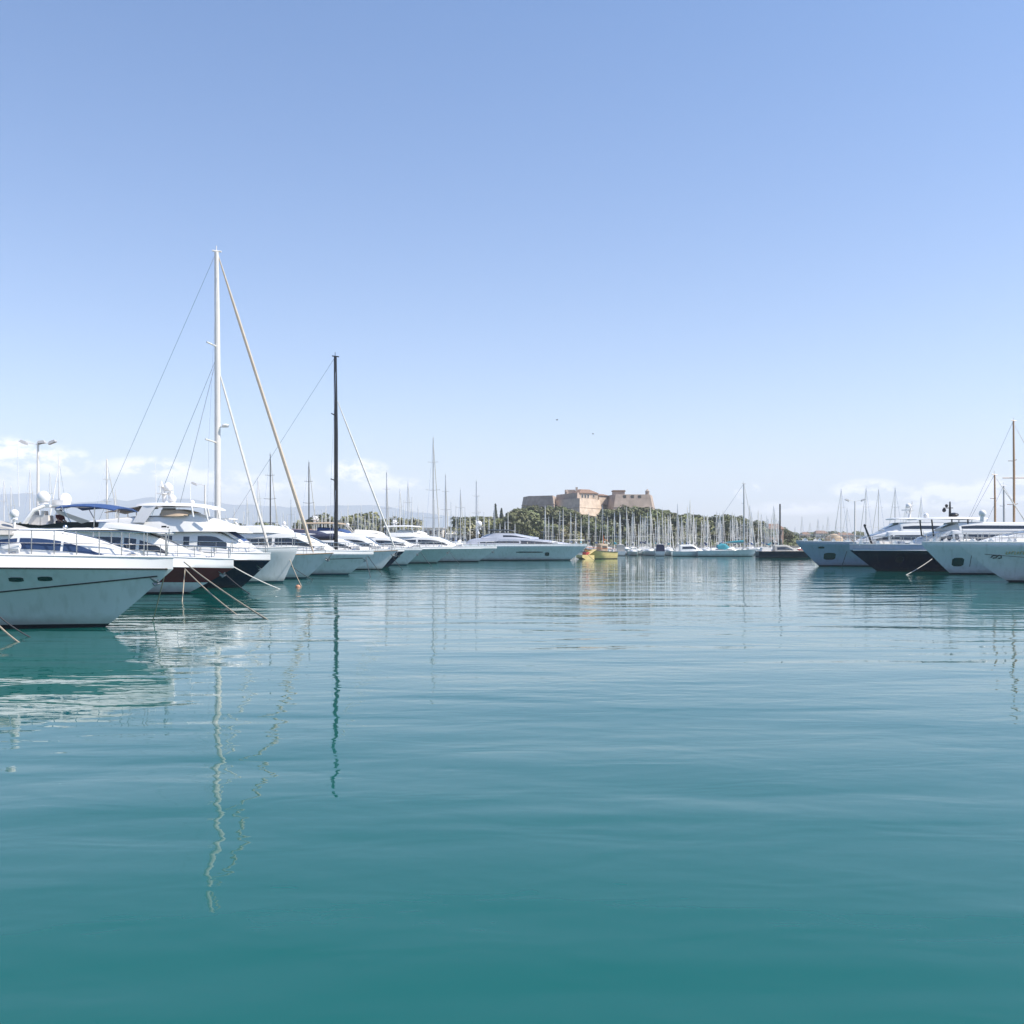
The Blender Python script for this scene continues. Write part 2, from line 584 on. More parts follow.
class House:
    """lofted superstructure; stations (x, z foot, z roof, half width foot, half width roof)"""
    def __init__(s, st, r=.12, camber=.08, sub=5):
        s.r, s.camber = r, camber
        d = []
        n = len(st)
        for i in range(n - 1):
            p0, p1, p2, p3 = st[max(i - 1, 0)], st[i], st[i + 1], st[min(i + 2, n - 1)]
            for k in range(sub):
                t = k / sub
                row = []
                for a, b, c, e in zip(p0, p1, p2, p3):
                    # monotone-ish catmull-rom
                    m1, m2 = (c - a) / 2, (e - b) / 2
                    if (c - b) * (b - a) <= 0:
                        m1 = 0
                    if (e - c) * (c - b) <= 0:
                        m2 = 0
                    h = (2 * t**3 - 3 * t**2 + 1) * b + (t**3 - 2 * t**2 + t) * m1 + (-2 * t**3 + 3 * t**2) * c + (t**3 - t**2) * m2
                    row.append(h)
                d.append(row)
        d.append(list(st[-1]))
        s.d = d

    def at(s, x):
        d = s.d
        if x <= d[0][0]:
            return d[0]
        for a, b in zip(d, d[1:]):
            if a[0] <= x <= b[0]:
                t = (x - a[0]) / max(b[0] - a[0], 1e-6)
                return [lerp(p, q, t) for p, q in zip(a, b)]
        return d[-1]

    def ring(s, st):
        x, zb, zt, wb, wt = st
        r = min(s.r, (zt - zb) * .45, wt * .45)
        half = [(wb, zb), (lerp(wb, wt, .5), lerp(zb, zt - r, .5)), (wt, zt - r), (wt - .3 * r, zt - .3 * r), (wt - r, zt), (wt * .5, zt + s.camber * .75), (0, zt + s.camber)]
        return [(x, -y, z) for y, z in half] + [(x, y, z) for y, z in half[:-1][::-1]]

    def mesh(s, mb=None):
        mb = mb or MB()
        mb.loft([s.ring(q) for q in s.d])
        return mb

    def side(s, x, t, sd, off):
        _, zb, zt, wb, wt = s.at(x)
        r = min(s.r, (zt - zb) * .45, wt * .45)
        return (x, sd * (lerp(wb, wt, t) + off), lerp(zb, zt - r, t))

    def top(s, x, f, off):
        _, zb, zt, wb, wt = s.at(x)
        r = min(s.r, (zt - zb) * .45, wt * .45)
        return (x, f * (wt - r), zt + s.camber * (1 - f * f) + off)

    def window(s, keys, off=.015, n=10, sides=(1, -1)):
        """keys: (x, t low, t high) along the side; both sides"""
        mb = MB()
        for sd in sides:
            rings = []
            for i in range(n + 1):
                q = i / n * (len(keys) - 1)
                k = min(int(q), len(keys) - 2)
                a, b, t = keys[k], keys[k + 1], q - k
                x, t0, t1 = (lerp(a[j], b[j], t) for j in range(3))
                if t1 - t0 < .012:
                    t1 = t0 + .012
                rings.append([s.side(x, t0, sd, -.02), s.side(x, t0, sd, off), s.side(x, lerp(t0, t1, .5), sd, off), s.side(x, t1, sd, off), s.side(x, t1, sd, -.02)])
            mb.loft(rings, closed=False)
            mb.add(rings[0], [(0, 1, 2, 3, 4)])
            mb.add(rings[-1], [(4, 3, 2, 1, 0)])
        return mb

    def front(s, x0, x1, f=.85, off=.015, n=6, split=3, gap=.04):
        mb = MB()
        for k in range(split):
            fa = lerp(-f, f, k / split) + gap / 2
            fb_ = lerp(-f, f, (k + 1) / split) - gap / 2
            rings = []
            for i in range(n + 1):
                x = lerp(x0, x1, i / n)
                rings.append([s.top(x, fa, -.03), s.top(x, fa, off), s.top(x, (fa + fb_) / 2, off), s.top(x, fb_, off), s.top(x, fb_, -.03)])
            mb.loft(rings, closed=False)
        return mb


def hull_patch(h, x0, x1, z0, z1, off=.02, n=6, round_=.35, sides=(1, -1)):
    """panel lying on both hull sides (portholes, hull windows)"""
    mb = MB()
    for sd in sides:
        rings = []
        for i in range(n + 1):
            t = i / n
            x = lerp(x0, x1, t)
            e = 1 - round_ * max(0, abs(2 * t - 1) - .6) / .4
            zc, hz = (z0 + z1) / 2, (z1 - z0) / 2 * e
            a, b = zc - hz, zc + hz
            rings.append([(x, sd * (h.y(x, a) - .03), a), (x, sd * (h.y(x, a) + off), a), (x, sd * (h.y(x, b) + off), b), (x, sd * (h.y(x, b) - .03), b)])
        mb.loft(rings, closed=False)
        mb.add(rings[0], [(0, 1, 2, 3)])
        mb.add(rings[-1], [(3, 2, 1, 0)])
    return mb


def slab(st, camber=.06, n=4):
    """flat roof plate: stations (x, z underside, half width, thickness)"""
    h = House([(x, z, z + th, w, w * .96) for x, z, w, th in st], r=.08, camber=camber, sub=n)
    return h.mesh()


def dome(mb, c, r, base=.25):
    mb.ell(c, (r, r, r * 1.08), 14, 8, v0=-.55)
    mb.tube([(c[0], c[1], c[2] - r * .6 - base), (c[0], c[1], c[2] - r * .45)], [r * .75, r * .6], 10)
    return mb


def anchor(parent, x, z, s=.5):
    mb = MB()
    mb.tube([(x + .1 * s, 0, z), (x - .5 * s, 0, z - .9 * s)], .06 * s + .015, 6)
    mb.tube([(x - .9 * s, .0, z - .35 * s), (x - .75 * s, 0, z - .8 * s), (x - .5 * s, 0, z - 1.0 * s), (x - .15 * s, 0, z - .9 * s)], [.03 * s, .12 * s, .14 * s, .03 * s], 6)
    for sd in (1, -1):
        mb.add([(x - .5 * s, 0, z - .95 * s), (x - .85 * s, sd * .38 * s, z - .45 * s), (x - .7 * s, sd * .42 * s, z - .5 * s), (x - .2 * s, sd * .06, z - .85 * s)], [(0, 1, 2, 3), (3, 2, 1, 0)])
    return mb.build('anchor', M_GALV, parent)


LEV_PLAIN = [(-.7, 0, 0), (-.05, 0, 0), (.12, 0, 1), (.12, .12, 1), (.1, .3, 1), (.05, .5, 1), (.03, .7, 1), (0, .86, 1), (0, 1, 1)]


def cfg_levels(k=None, low=None):
    """bands 0 boot, 1 topside, 2 upper band above fraction k, 3 lower band below fraction low"""
    fr = [.12, .24, .36, .48, .6, .72, .84, .92, 1.0]
    cuts = [c for c in (k, low) if c]
    fr = sorted(set(fr + cuts))
    out = [(-.7, 0, 0), (-.08, 0, 0)]
    out.append((.14, 0, 3 if low else 1))
    for f in fr:
        if f < .1:
            continue
        m_ = 1
        if low and f < low:
            m_ = 3
        if k and f >= k:
            m_ = 2
        out.append((.0 if f > .3 else .05, f, m_))
    return out


def motor_yacht(name, label, loc, rz, hull, mats, k=None, low=None, drop=.45, houses=(), slabs=(), rails=None, ports=(), stripe=None,
                group=None, anch=None, cat='motor yacht', gun=M_WHITE, deckm=M_DECK):
    """houses: dict(name, st, mat, win=[(keys, mat)], front=(x0,x1,f), fmat)"""
    t = thing(name, label, cat, loc, rz, group)
    hull.mesh(cfg_levels(k, low)).build('hull', mats, t, 40)
    hull.deck(drop, .04).build('deck', deckm, t, 40)
    hull.gunwale(.05).build('gunwale', gun, t)
    for x0, x1, z0, z1 in ports:
        for sd in (1, -1):
            hull_patch(hull, x0, x1, z0, z1, sides=(sd,)).build('hull_window', M_GLASS, t)
    if stripe:
        for sd in (1, -1):
            hull.stripe(*stripe, sides=(sd,)).build('rubbing_strake', M_RUBBER, t)
    hs = []
    for h in houses:
        st_ = []
        for x, zb, zt, wb, wt in h['st']:
            # side decks: no house wider than the hull that carries it
            u_ = min(x / hull.xb(hull.fb), .99)
            lim = max(.12, hull.hb(u_, hull.zs(u_)) - (.16 if zb < hull.zs(u_) + .5 else .02))
            q_ = min(1, lim / wb)
            st_.append((x, zb, zt, wb * q_, wt * q_))
        hh = House(st_, r=h.get('r', .14), camber=h.get('camber', .08))
        o = hh.mesh().build(h['name'], h.get('mat', M_WHITE), t, 40)
        for keys, wm in h.get('win', ()):
            for sd in (1, -1):
                hh.window(keys, sides=(sd,)).build('window', wm, o)
        if 'front' in h:
            hh.front(*h['front']).build('windscreen', h.get('fmat', M_GLASS), o)
        hs.append((hh, o))
    for nm, st, m_ in slabs:
        st = [(x, z, min(w, max(.3, hull.hb(min(x / hull.xb(hull.fb), .99), 99) + .1)), th) for x, z, w, th in st]
        slab(st).build(nm, m_, t, 40)
    if rails:
        hull.rails(*rails).build('railing', M_STEEL, t)
    if anch:
        anchor(t, *anch)
    if hull.L > 15:
        deck_gear(t, hull, drop, len(label) * 7 + int(hull.L))
    return t, hs


def deck_gear(t, h, drop, seed):
    """windlass, hatches, cleats and life raft canisters on the fore deck"""
    rr = random.Random(seed)
    zd = lambda x: h.zs(x / h.xb(h.fb)) - drop + .05
    x = h.xb(h.fb) - 1.9
    MB().box((x, 0, zd(x) + .1), (.5, .35, .25), taper=.7).tube([(x, .25, zd(x)), (x, .25, zd(x) + .38)], [.13, .1], 8).build('windlass', M_STEEL, t)
    for k in range(2):
        x = h.xb(h.fb) - 3.2 - k * 1.4
        MB().box((x, 0, zd(x) + .07), (.7, .7, .1), taper=.9).build('deck_hatch', M_GLASS, t)
    for sd in (1, -1):
        for k in range(2):
            x = h.xb(h.fb) - 1.6 - k * 4.2
            y = sd * max(h.y(x, h.zs(.9)) - .3, .1)
            MB().tube([(x - .2, y, zd(x) + .16), (x + .2, y, zd(x) + .16)], .04, 6).tube([(x, y, zd(x) - .05), (x, y, zd(x) + .16)], .05, 6).build('cleat', M_STEEL, t)
    x = h.xb(h.fb) - 5.0 - rr.random()
    y = -max(h.y(x, h.zs(.85)) - .55, .2)
    MB().tube([(x - .55, y, zd(x) + .3), (x - .5, y, zd(x) + .3), (x + .5, y, zd(x) + .3), (x + .55, y, zd(x) + .3)], [.2, .28, .28, .2], 10).build('life_raft_canister', M_WHITE, t)
    x -= 1.6
    MB().box((x, y * .8, zd(x) + .2), (1.3, .5, .32), taper=.85).build('deck_cushion', rr.choice((M_CUSH, M_CANT, M_CANG, M_CANB)), t)
    # flag staff at the bow
    x = h.xb(h.fb) - .25
    MB().tube([(x, 0, h.fb), (x + .1, 0, h.fb + 1.1)], .022, 5).build('jack_staff', M_STEEL, t)


def posts(parent, name, pts, r, m):
    for a, b in pts:
        MB().tube([a, b], r, 6).build(name, m, parent)


def radar_mast(parent, x, z, h=1.6, m=M_WHITE, scanners=True, dome_r=.34):
    mb = MB()
    mb.tube([(x, 0, z - .1), (x - .25 * h * .4, 0, z + h * .5), (x - .2 * h, 0, z + h)], [.2, .14, .05], 8)
    mb.box((x - .1 * h, 0, z + h * .45), (.5, 1.5, .07))
    mb.box((x - .15 * h, 0, z + h * .75), (.3, .9, .05))
    for y in (-.7, .7):
        mb.tube([(x - .1 * h, y, z + h * .45), (x - .1 * h, y, z + h * .95)], .025, 5)
    o = mb.build('radar_mast', m, parent)
    if scanners:
        sb = MB()
        sb.tube([(x + .3, 0, z + h * .3), (x + .3, 0, z + h * .45)], .12, 8)
        sb.box((x + .3, 0, z + h * .5), (.14, 1.5, .12), rz=.5)
        sb.build('radar_scanner', M_WHITE, o)
    if dome_r:
        dome(MB(), (x + .1, .15, z + h * .72), dome_r, .05).build('radar_dome', M_WHITE, o)
    return o


def sailboat(name, label, loc, rz, L, B, fb, fs, rake, mast_x, mast_h, hullm=None, mastm=M_ALU, mr=.1, cover=M_CANB, forestay=True, furl=M_CANW, fr=.05,
             hi=False, group=None, spread=2, boom=True, backstay=True, cat='sailboat', stay_to=None, boot=M_BOOT, inner=False, N=14, back=0.0):
    t = thing(name, label, cat, loc, rz, group)
    hl = Hull(L, B, fb, fs, rake, n0=1.5, n1=2.1, kw=.8, um=.4, st=.25, N=26 if hi else N)
    lv = cfg_levels(None, None) if hi else [(-.5, 0, 0), (.1, 0, 1), (.05, .5, 1), (0, 1, 1)]
    hl.mesh(lv).build('hull', [boot, hullm or M_HULLW], t, 40)
    hl.deck(.06, .03).build('deck', M_TEAK if hi else M_DECK, t, 40)
    d = hl.zs(.5) - .05
    cr = House([(L * .25, d, d + .45, B * .30, B * .26), (L * .45, d, d + .5, B * .3, B * .26), (L * .62, d, d + .42, B * .24, B * .2), (L * .72, d, d + .12, B * .16, B * .12)], r=.1, sub=3)
    ho = cr.mesh().build('coachroof', M_WHITE, t, 40)
    for sd in (1, -1):
        cr.window([(L * .32, .35, .8), (L * .5, .35, .8), (L * .62, .4, .7)], n=6, sides=(sd,)).build('window', M_GLASS, ho)
    base = d + .3
    top = mast_h
    mm = MB()
    mm.tube([(mast_x, 0, base), (mast_x, 0, lerp(base, top, .6)), (mast_x - .02 * L * .2, 0, top)], [mr, mr, mr * .75], 10 if hi else 6)
    mo = mm.build('mast', mastm, t)
    for k in range(spread):
        sp = MB()
        z = lerp(base, top, (k + 1) / (spread + 1) + .03)
        w = B * .36 * (1 - .2 * k)
        sp.tube([(mast_x - .25, -w, z + .1), (mast_x, 0, z), (mast_x - .25, w, z + .1)], max(.03, mr * .3), 5)
        sp.build('spreader', mastm, mo)
    mh = MB()
    mh.tube([(mast_x - .45, 0, top + .12), (mast_x + .35, 0, top + .02)], mr * .3, 5)
    mh.tube([(mast_x - .1, 0, top - .1), (mast_x - .1, 0, top + .55)], mr * .15, 4)
    mh.build('masthead', mastm, mo)
    if boom:
        zb = base + 1.0 + L * .02
        bl = min(L * .36, mast_x - 1.0)
        MB().tube([(mast_x, 0, zb), (mast_x - bl, 0, zb + .05)], mr * .7, 6).build('boom', mastm, t)
        if cover:
            MB().tube([(mast_x - .05, 0, zb + .5), (mast_x - .3, 0, zb + .35), (mast_x - bl * .5, 0, zb + .25), (mast_x - bl * .95, 0, zb + .12)], [.1, .2 + L * .006, .16 + L * .005, .07], 8).build('sail_cover', cover, t)
    bx = hl.xb(fb) - .25 - back
    if forestay:
        a = Vector((bx, 0, fb + .05))
        b = Vector((mast_x + .1, 0, top * (stay_to or .97)))
        MB().tube([a, a.lerp(b, .03), a.lerp(b, .1), a.lerp(b, .8), a.lerp(b, .95), b], [fr * .3, fr * .7, fr, fr * .8, fr * .45, fr * .25], 7).build('furled_headsail', furl, t)
    if inner:
        a = Vector((lerp(mast_x, bx, .56), 0, d + .1))
        b = Vector((mast_x + .1, 0, top * .64))
        MB().tube([a, a.lerp(b, .1), a.lerp(b, .9), b], [fr * .3, fr * .75, fr * .55, fr * .2], 6).build('furled_staysail', M_CANW, t)
    st = MB()
    wr = .017 if hi else .024
    if backstay:
        st.tube([(.3, 0, fs), (mast_x - .1, 0, top)], wr, 4)
    if hi:
        for sd in (1, -1):
            w = B * .45
            zq = lerp(base, top, .36)
            st.tube([(mast_x - .3, sd * w, d), (mast_x - .25, sd * B * .36, zq), (mast_x, 0, top * .98)], .015, 4)
            st.tube([(mast_x - .2, sd * w * .95, d), (mast_x, 0, zq - .2)], .012, 4)
    if st.v:
        st.build('stay', M_STEEL, t)
    if hi:
        hl.rails(.05, .97, .65, 12, .1, .016).build('railing', M_STEEL, t)
        hl.gunwale(.045).build('gunwale', M_TEAK, t)
    return t, hl


# ------------------------------------------------------------------ setting: water, land, hill, mountains, haze
def struct(o):
    return tag(o, kind='structure')


def water_material():
    mt = bpy.data.materials.new('harbour_water')
    mt.use_nodes = True
    nt = mt.node_tree
    N, K = nt.nodes, nt.links
    b = N['Principled BSDF']
    b.inputs['Base Color'].default_value = (.003, .084, .074, 1)
    b.inputs['IOR'].default_value = 1.333
    b.inputs['Roughness'].default_value = .02
    geo = N.new('ShaderNodeNewGeometry')

    def nz(sx, sy, scale, detail, rot=0.0, dist=0.0):
        mp = N.new('ShaderNodeMapping')
        mp.inputs['Scale'].default_value = (sx, sy, 1)
        mp.inputs['Rotation'].default_value = (0, 0, rot)
        K.new(geo.outputs['Position'], mp.inputs[0])
        n = N.new('ShaderNodeTexNoise')
        n.inputs['Scale'].default_value = scale
        n.inputs['Detail'].default_value = detail
        n.inputs['Roughness'].default_value = .5
        n.inputs['Distortion'].default_value = dist
        K.new(mp.outputs[0], n.inputs['Vector'])
        return n.outputs['Fac']

    def m(op, a, b_=None, clamp_=False):
        n = N.new('ShaderNodeMath')
        n.operation = op
        n.use_clamp = clamp_
        for i, v in enumerate((a, b_)):
            if v is None:
                continue
            if isinstance(v, (int, float)):
                n.inputs[i].default_value = v
            else:
                K.new(v, n.inputs[i])
        return n.outputs[0]
    swell = nz(.35, 1.0, .30, 2, .06, .4)       # long low undulation
    wave = nz(.45, 1.0, 1.0, 2, -.08, .5)      # metre-long wavelets
    rip = nz(.6, 1.0, 2.9, 2, .1, .3)          # fine ripple
    patch = nz(.5, 1.0, .028, 3, .15, .6)      # breeze patches
    pk = m('MULTIPLY', m('SUBTRACT', patch, .48), 5.0, True)
    ripw = m('ADD', m('MULTIPLY', pk, .014), .0026)
    h = m('ADD', m('ADD', m('MULTIPLY', swell, .09), m('MULTIPLY', wave, .015)), m('MULTIPLY', rip, ripw))
    bp = N.new('ShaderNodeBump')
    bp.inputs['Strength'].default_value = 1.0
    bp.inputs['Distance'].default_value = 1.0
    K.new(h, bp.inputs['Height'])
    K.new(bp.outputs[0], b.inputs['Normal'])
    return mt


mb = MB()
mb.add([(-9000, -60, 0), (9000, -60, 0), (9000, 12000, 0), (-9000, 12000, 0)], [(0, 1, 2, 3)])
water = struct(mb.build('water', water_material(), ang=0))


def land(name, poly, z, m):
    mb_ = MB()
    mb_.prism(poly, -1.5, z)
    return struct(mb_.build(name, m, ang=0))


land('quay', [(-200, 5), (-45, 5), (-45, 104), (-39, 122), (-37, 140), (-33, 152), (-28, 163), (-25, 172), (-25, 184), (-60, 196), (-200, 196)], 1.15, M_CONC)
land('pier', [(76, 60), (260, 60), (260, 186), (56, 186), (56, 172), (76, 150)], 1.2, M_CONC)
land('shore', [(-700, 322), (92, 322), (100, 345), (112, 420), (120, 620), (-700, 900)], 1.4, M_SCRUB)
land('promenade', [(-700, 318.0), (95, 318.0), (95, 321.9), (-700, 321.9)], 1.6, M_QUAYW)
land('far_shore', [(150, 640), (900, 600), (900, 1000), (150, 900)], 1.6, M_SCRUB)


def hill_h(x, y):
    """height of the fort hill"""
    px = 512 + x / 430 * F      # rough outline, read along its length
    prof = [(-400, 0), (430, 0.0), (452, 1.5), (480, 6.5), (520, 9.5), (560, 10.5), (600, 9.0), (622, 10.5), (650, 10.0), (700, 7), (750, 4.5), (785, 2.5), (800, 0), (2000, 0)]
    z = 0
    for a, b in zip(prof, prof[1:]):
        if a[0] <= px <= b[0]:
            t = (px - a[0]) / (b[0] - a[0])
            t = t * t * (3 - 2 * t)
            z = lerp(a[1], b[1], t)
    f = clamp((y - 326) / 80)
    f = f * f * (3 - 2 * f)
    g = 1 - clamp((y - 500) / 110)
    return z * f * g + noise.noise(Vector((x * .03, y * .03, 1))) * .8 * min(1, z / 4) * f


mb = MB()
nx, ny = 90, 50
vs, fs = [], []
for j in range(ny + 1):
    for i in range(nx + 1):
        x, y = lerp(-75, 135, i / nx), lerp(324, 615, j / ny)
        vs.append((x, y, 1.41 + hill_h(x, y)))
for j in range(ny):
    for i in range(nx):
        a = j * (nx + 1) + i
        fs.append((a, a + 1, a + nx + 2, a + nx + 1))
mb.add(vs, fs)
struct(mb.build('hill', M_SCRUB, ang=80))

# the far range behind the left side of the harbour
mb = MB()
rows = []
for j, (yy, k) in enumerate(((6000, 0.0), (6250, .55), (6600, 1.0), (7000, .5), (7400, 0))):
    row = []
    for i in range(121):
        px = lerp(-260, 640, i / 120)
        base = lerp(290, 200, clamp((px + 100) / 620)) * (1 - clamp((px - 380) / 190) ** 1.3)
        z = base * (1 + .22 * noise.noise(Vector((px * .012, j * .3, 3))) + .09 * noise.noise(Vector((px * .05, j, 7))))
        row.append(((px - 512) / F * 6600, yy + 130 * noise.noise(Vector((px * .02, j, 0))), max(0, z) * k - 2))
    rows.append(row)
mb.loft(rows, closed=False)
struct(mb.build('mountains', M_MTN, ang=80))

hz = MB().box((0, 3700, 174.0), (15500, 7900, 352))
haze = hz.build('haze', [], ang=0)
haze['kind'] = 'stuff'
hm = bpy.data.materials.new('haze_air')
hm.use_nodes = True
hm.node_tree.nodes.clear()
_o = hm.node_tree.nodes.new('ShaderNodeOutputMaterial')
_v = hm.node_tree.nodes.new('ShaderNodeVolumePrincipled')
_v.inputs['Color'].default_value = (.87, .90, 1, 1)
_v.inputs['Density'].default_value = .00017
_v.inputs['Anisotropy'].default_value = 0
hm.node_tree.links.new(_v.outputs[0], _o.inputs['Volume'])
haze.data.materials.append(hm)
haze.display_type = 'WIRE'


# ------------------------------------------------------------------ fort and buildings
def windows_on(parent, pts, w, h, nx_, ny_, m=M_GLASS, name='window'):
    """upright window panels; pts: (x, y, z centre); nx_,ny_ outward normal in plan"""
    rz = math.atan2(ny_, nx_)
    for p in pts:
        f = MB().box(p, (.16, w + .3, h + .3), rz=rz).build('window', M_PLAST, parent)
        MB().box((p[0] + nx_ * .06, p[1] + ny_ * .06, p[2]), (.12, w, h), rz=rz).build('pane', m, f)


def build_fort():
    D = 430
    t = thing('stone_fort', 'tan stone star fort with pointed bastions crowning the wooded hill', 'fort', (0, 0, 0))

    def bastion(nm, poly, z0, z1, batter, m, cordon=None):
        mb_ = MB()
        mb_.prism(poly, z0, z1, batter)
        # parapet: a slightly thicker top course
        o = mb_.build(nm, m, t, 0)
        cb = MB()
        k = .62 if cordon is None else cordon
        n = len(poly)
        zc = lerp(z0, z1, k)
        grow = batter * (1 - k) + .02
        ring = []
        cxx = sum(p[0] for p in poly) / n
        cyy = sum(p[1] for p in poly) / n
        for i in range(n):
            a, b, c = Vector(poly[i - 1]), Vector(poly[i]), Vector(poly[(i + 1) % n])
            n1 = Vector(((b - a).y, -(b - a).x)).normalized()
            n2 = Vector(((c - b).y, -(c - b).x)).normalized()
            nn = (n1 + n2).normalized() / max(.35, math.sqrt((1 + n1.dot(n2)) / 2))
            q = b + nn * grow
            ring.append((q.x, q.y, zc))
        cb.tube(ring + [ring[0]], .28, 6)
        cb.build('string_course', m, o)
        return o
    # left wing, its face turned away from the sun
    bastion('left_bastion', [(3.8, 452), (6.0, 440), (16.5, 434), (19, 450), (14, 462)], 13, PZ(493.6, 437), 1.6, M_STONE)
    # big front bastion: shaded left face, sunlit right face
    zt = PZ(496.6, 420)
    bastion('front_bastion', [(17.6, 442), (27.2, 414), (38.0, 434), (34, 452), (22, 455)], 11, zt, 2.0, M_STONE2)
    # raised curtain left of the salient
    up = bastion('upper_wall', [(18.6, 444), (26.6, 421), (28.2, 424), (22.5, 446)], zt - 1, PZ(491.0, 428), .1, M_STONE, .3)
    # right wing
    bastion('right_bastion', [(41.2, 438), (43.5, 425.4), (58.6, 427.0), (61.5, 441), (50, 452)], 12, PZ(492.2, 427), 2.2, M_STONE, .5)
    bastion('curtain_wall', [(33, 448), (36.5, 437.5), (44, 436.5), (46, 448)], 11, PZ(496, 440), 1.0, M_STONE2, .6)
    # keep with hipped tile roof
    kz0, kz1 = zt - .3, PZ(490.6, 424)
    kp = MB().prism([(27.6, 423.2), (36.2, 430.0), (31.2, 437.5), (24.6, 430.0)], kz0, kz1).build('keep', M_STONE2, t, 0)
    rb = MB()
    lo = [(27.6, 422.4, kz1), (37.0, 430.0, kz1), (31.3, 438.3, kz1), (23.8, 430.2, kz1)]
    hi = [(28.6, 427.5, PZ(486.8, 428)), (32.4, 430.2, PZ(486.8, 428)), (30.8, 433, PZ(486.8, 428)), (27.6, 430, PZ(486.8, 428))]
    rb.loft([lo, hi])
    ro = rb.build('roof', M_TILE, kp, 0)
    MB().box((26.8, 428.6, PZ(487.2, 428)), (.9, .9, 2.2)).build('chimney', M_STONE2, t)
    nrm = Vector((6.8, -8.6)).normalized()
    dv = Vector((8.6, 6.8)).normalized()
    pts = []
    for k in (1.7, 3.4, 5.1):
        q = Vector((27.6, 423.2)) + dv * k + nrm * .05
        pts.append((q.x, q.y, lerp(kz0, kz1, .55)))
    windows_on(kp, pts, .95, 1.5, nrm.x, nrm.y)
    q = Vector((27.6, 423.2)) + dv * 8.4 + nrm * .05
    windows_on(kp, [(q.x, q.y, lerp(kz0, kz1, .6))], .7, 1.2, nrm.x, nrm.y)
    # low range right of the keep
    lr = MB().prism([(36.8, 432), (41.2, 436), (38.5, 440), (34, 437)], zt - 2, PZ(493.6, 435)).build('side_range', M_STONE2, t, 0)
    MB().loft([[(36.6, 431.2, PZ(493.6, 435)), (42, 436, PZ(493.6, 435)), (38.6, 441, PZ(493.6, 435)), (33.4, 437, PZ(493.6, 435))],
               [(37.4, 435, PZ(491.8, 435)), (39.2, 436.4, PZ(491.8, 435)), (38.2, 438, PZ(491.8, 435)), (36.6, 437, PZ(491.8, 435))]]).build('roof', M_TILE, lr, 0)
    # guard rooms and the corner turrets
    g = MB().box((45.6, 434, PZ(491, 434) - .2), (5.2, 4, 3.0)).build('guardroom', M_STONE, t, 0)
    MB().box((45.6, 434, PZ(488.9, 434)), (5.8, 4.6, .45)).build('roof', M_TILE, g, 0)
    for (x, y, z, r, h) in ((57.6, 428.4, PZ(492.4, 426), .9, 2.6), (22.8, 436, PZ(491.5, 430), .8, 2.0)):
        tb = MB()
        tb.tube([(x, y, z - 1.5), (x, y, z + h * .6)], r, 10)
        to = tb.build('turret', M_STONE, t)
        MB().tube([(x, y, z + h * .6), (x, y, z + h)], [r * 1.15, .05], 10).build('roof', M_STONE, to)
    gb = MB().box((24.6, 441, PZ(490.2, 440)), (4.5, 3.5, 2.4)).build('lookout_hut', M_STONE, t, 0)
    nr = Vector((1.6, -15.1)).normalized()
    dr = Vector((15.1, 1.6)).normalized()
    pts = []
    for k in (4.0, 7.4, 10.6):
        q = Vector((43.5, 425.4)) + dr * k + nr * .22
        pts.append((q.x, q.y, PZ(494.6, 427)))
    t.scale = (.96, .96, .96)
    t.location = (33 * .04, 430 * .04, 0)
    for p in pts:
        MB().box(p, (.3, 1.2, 1.3), rz=math.atan2(nr.y, nr.x)).build('embrasure', M_GLASS, t)


build_fort()


def house(name, label, x0, x1, y0, y1, z0, z1, wall, roofm, roof_h, nwin, rows=1, cat='building', over=.4, flat=False):
    cx, cy = (x0 + x1) / 2, (y0 + y1) / 2
    t = thing(name, label, cat, (cx, cy, z0))
    w, d, h = x1 - x0, y1 - y0, z1 - z0
    MB().box((0, 0, h / 2), (w, d, h)).build('wall', wall, t, 0)
    a, b = w / 2 + over, d / 2 + over
    rb = MB()
    if flat:
        rb.box((0, 0, h + .15), (w + .6, d + .6, .3))
    else:
        rb.add([(-a, -b, h), (a, -b, h), (a, b, h), (-a, b, h), (-a * .6, 0, h + roof_h), (a * .6, 0, h + roof_h)],
               [(0, 1, 5, 4), (2, 3, 4, 5), (1, 2, 5), (3, 0, 4), (3, 2, 1, 0)])
    rb.build('roof', roofm, t, 0)
    for r_ in range(rows):
        for i in range(nwin):
            p = (lerp(-w / 2, w / 2, (i + .5) / nwin), -d / 2 - .02, h * (r_ + .55) / rows)
            f = MB().box(p, (min(1.3, w / nwin * .6), .12, 1.5)).build('window', M_PLAST, t)
            MB().box((p[0], p[1] - .05, p[2]), (min(1.0, w / nwin * .46), .1, 1.2)).build('pane', M_GLASS, f)
    return t


def hx(px, D):
    return PX(px, D)


house('harbour_office', 'white flat roofed harbour building between the mast rows and left end of the hill', hx(424, 335), hx(443, 335), 333, 343, 1.4, PZ(528.5, 333), M_PLAST, M_PLAST, .5, 4, 2, flat=True)
house('boat_shed', 'long low white shed beside the flat roofed harbour building', hx(446, 332), hx(476, 332), 330, 338, 1.4, PZ(534, 330), M_PLAST, M_CANW, 1.2, 6)
house('quay_house', 'peach house with tiled roof among trees at the right end of the hill', hx(768, 338), hx(782, 338), 336, 344, 1.4, PZ(529, 336), M_PLASTP, M_TILE, 1.8, 2, 2)
house('shore_house', 'white house with tiled roof on the far right shore, nearest the open water', hx(801, 660), hx(808, 660), 655, 664, 1.6, PZ(534.5, 655), M_PLASTP, M_TILE, 1.6, 2)
house('shore_house', 'wider peach house on the far right shore behind the moored boats', hx(814, 680), hx(826, 680), 675, 685, 1.6, PZ(533.5, 675), M_PLAST, M_TILE, 2.0, 3)
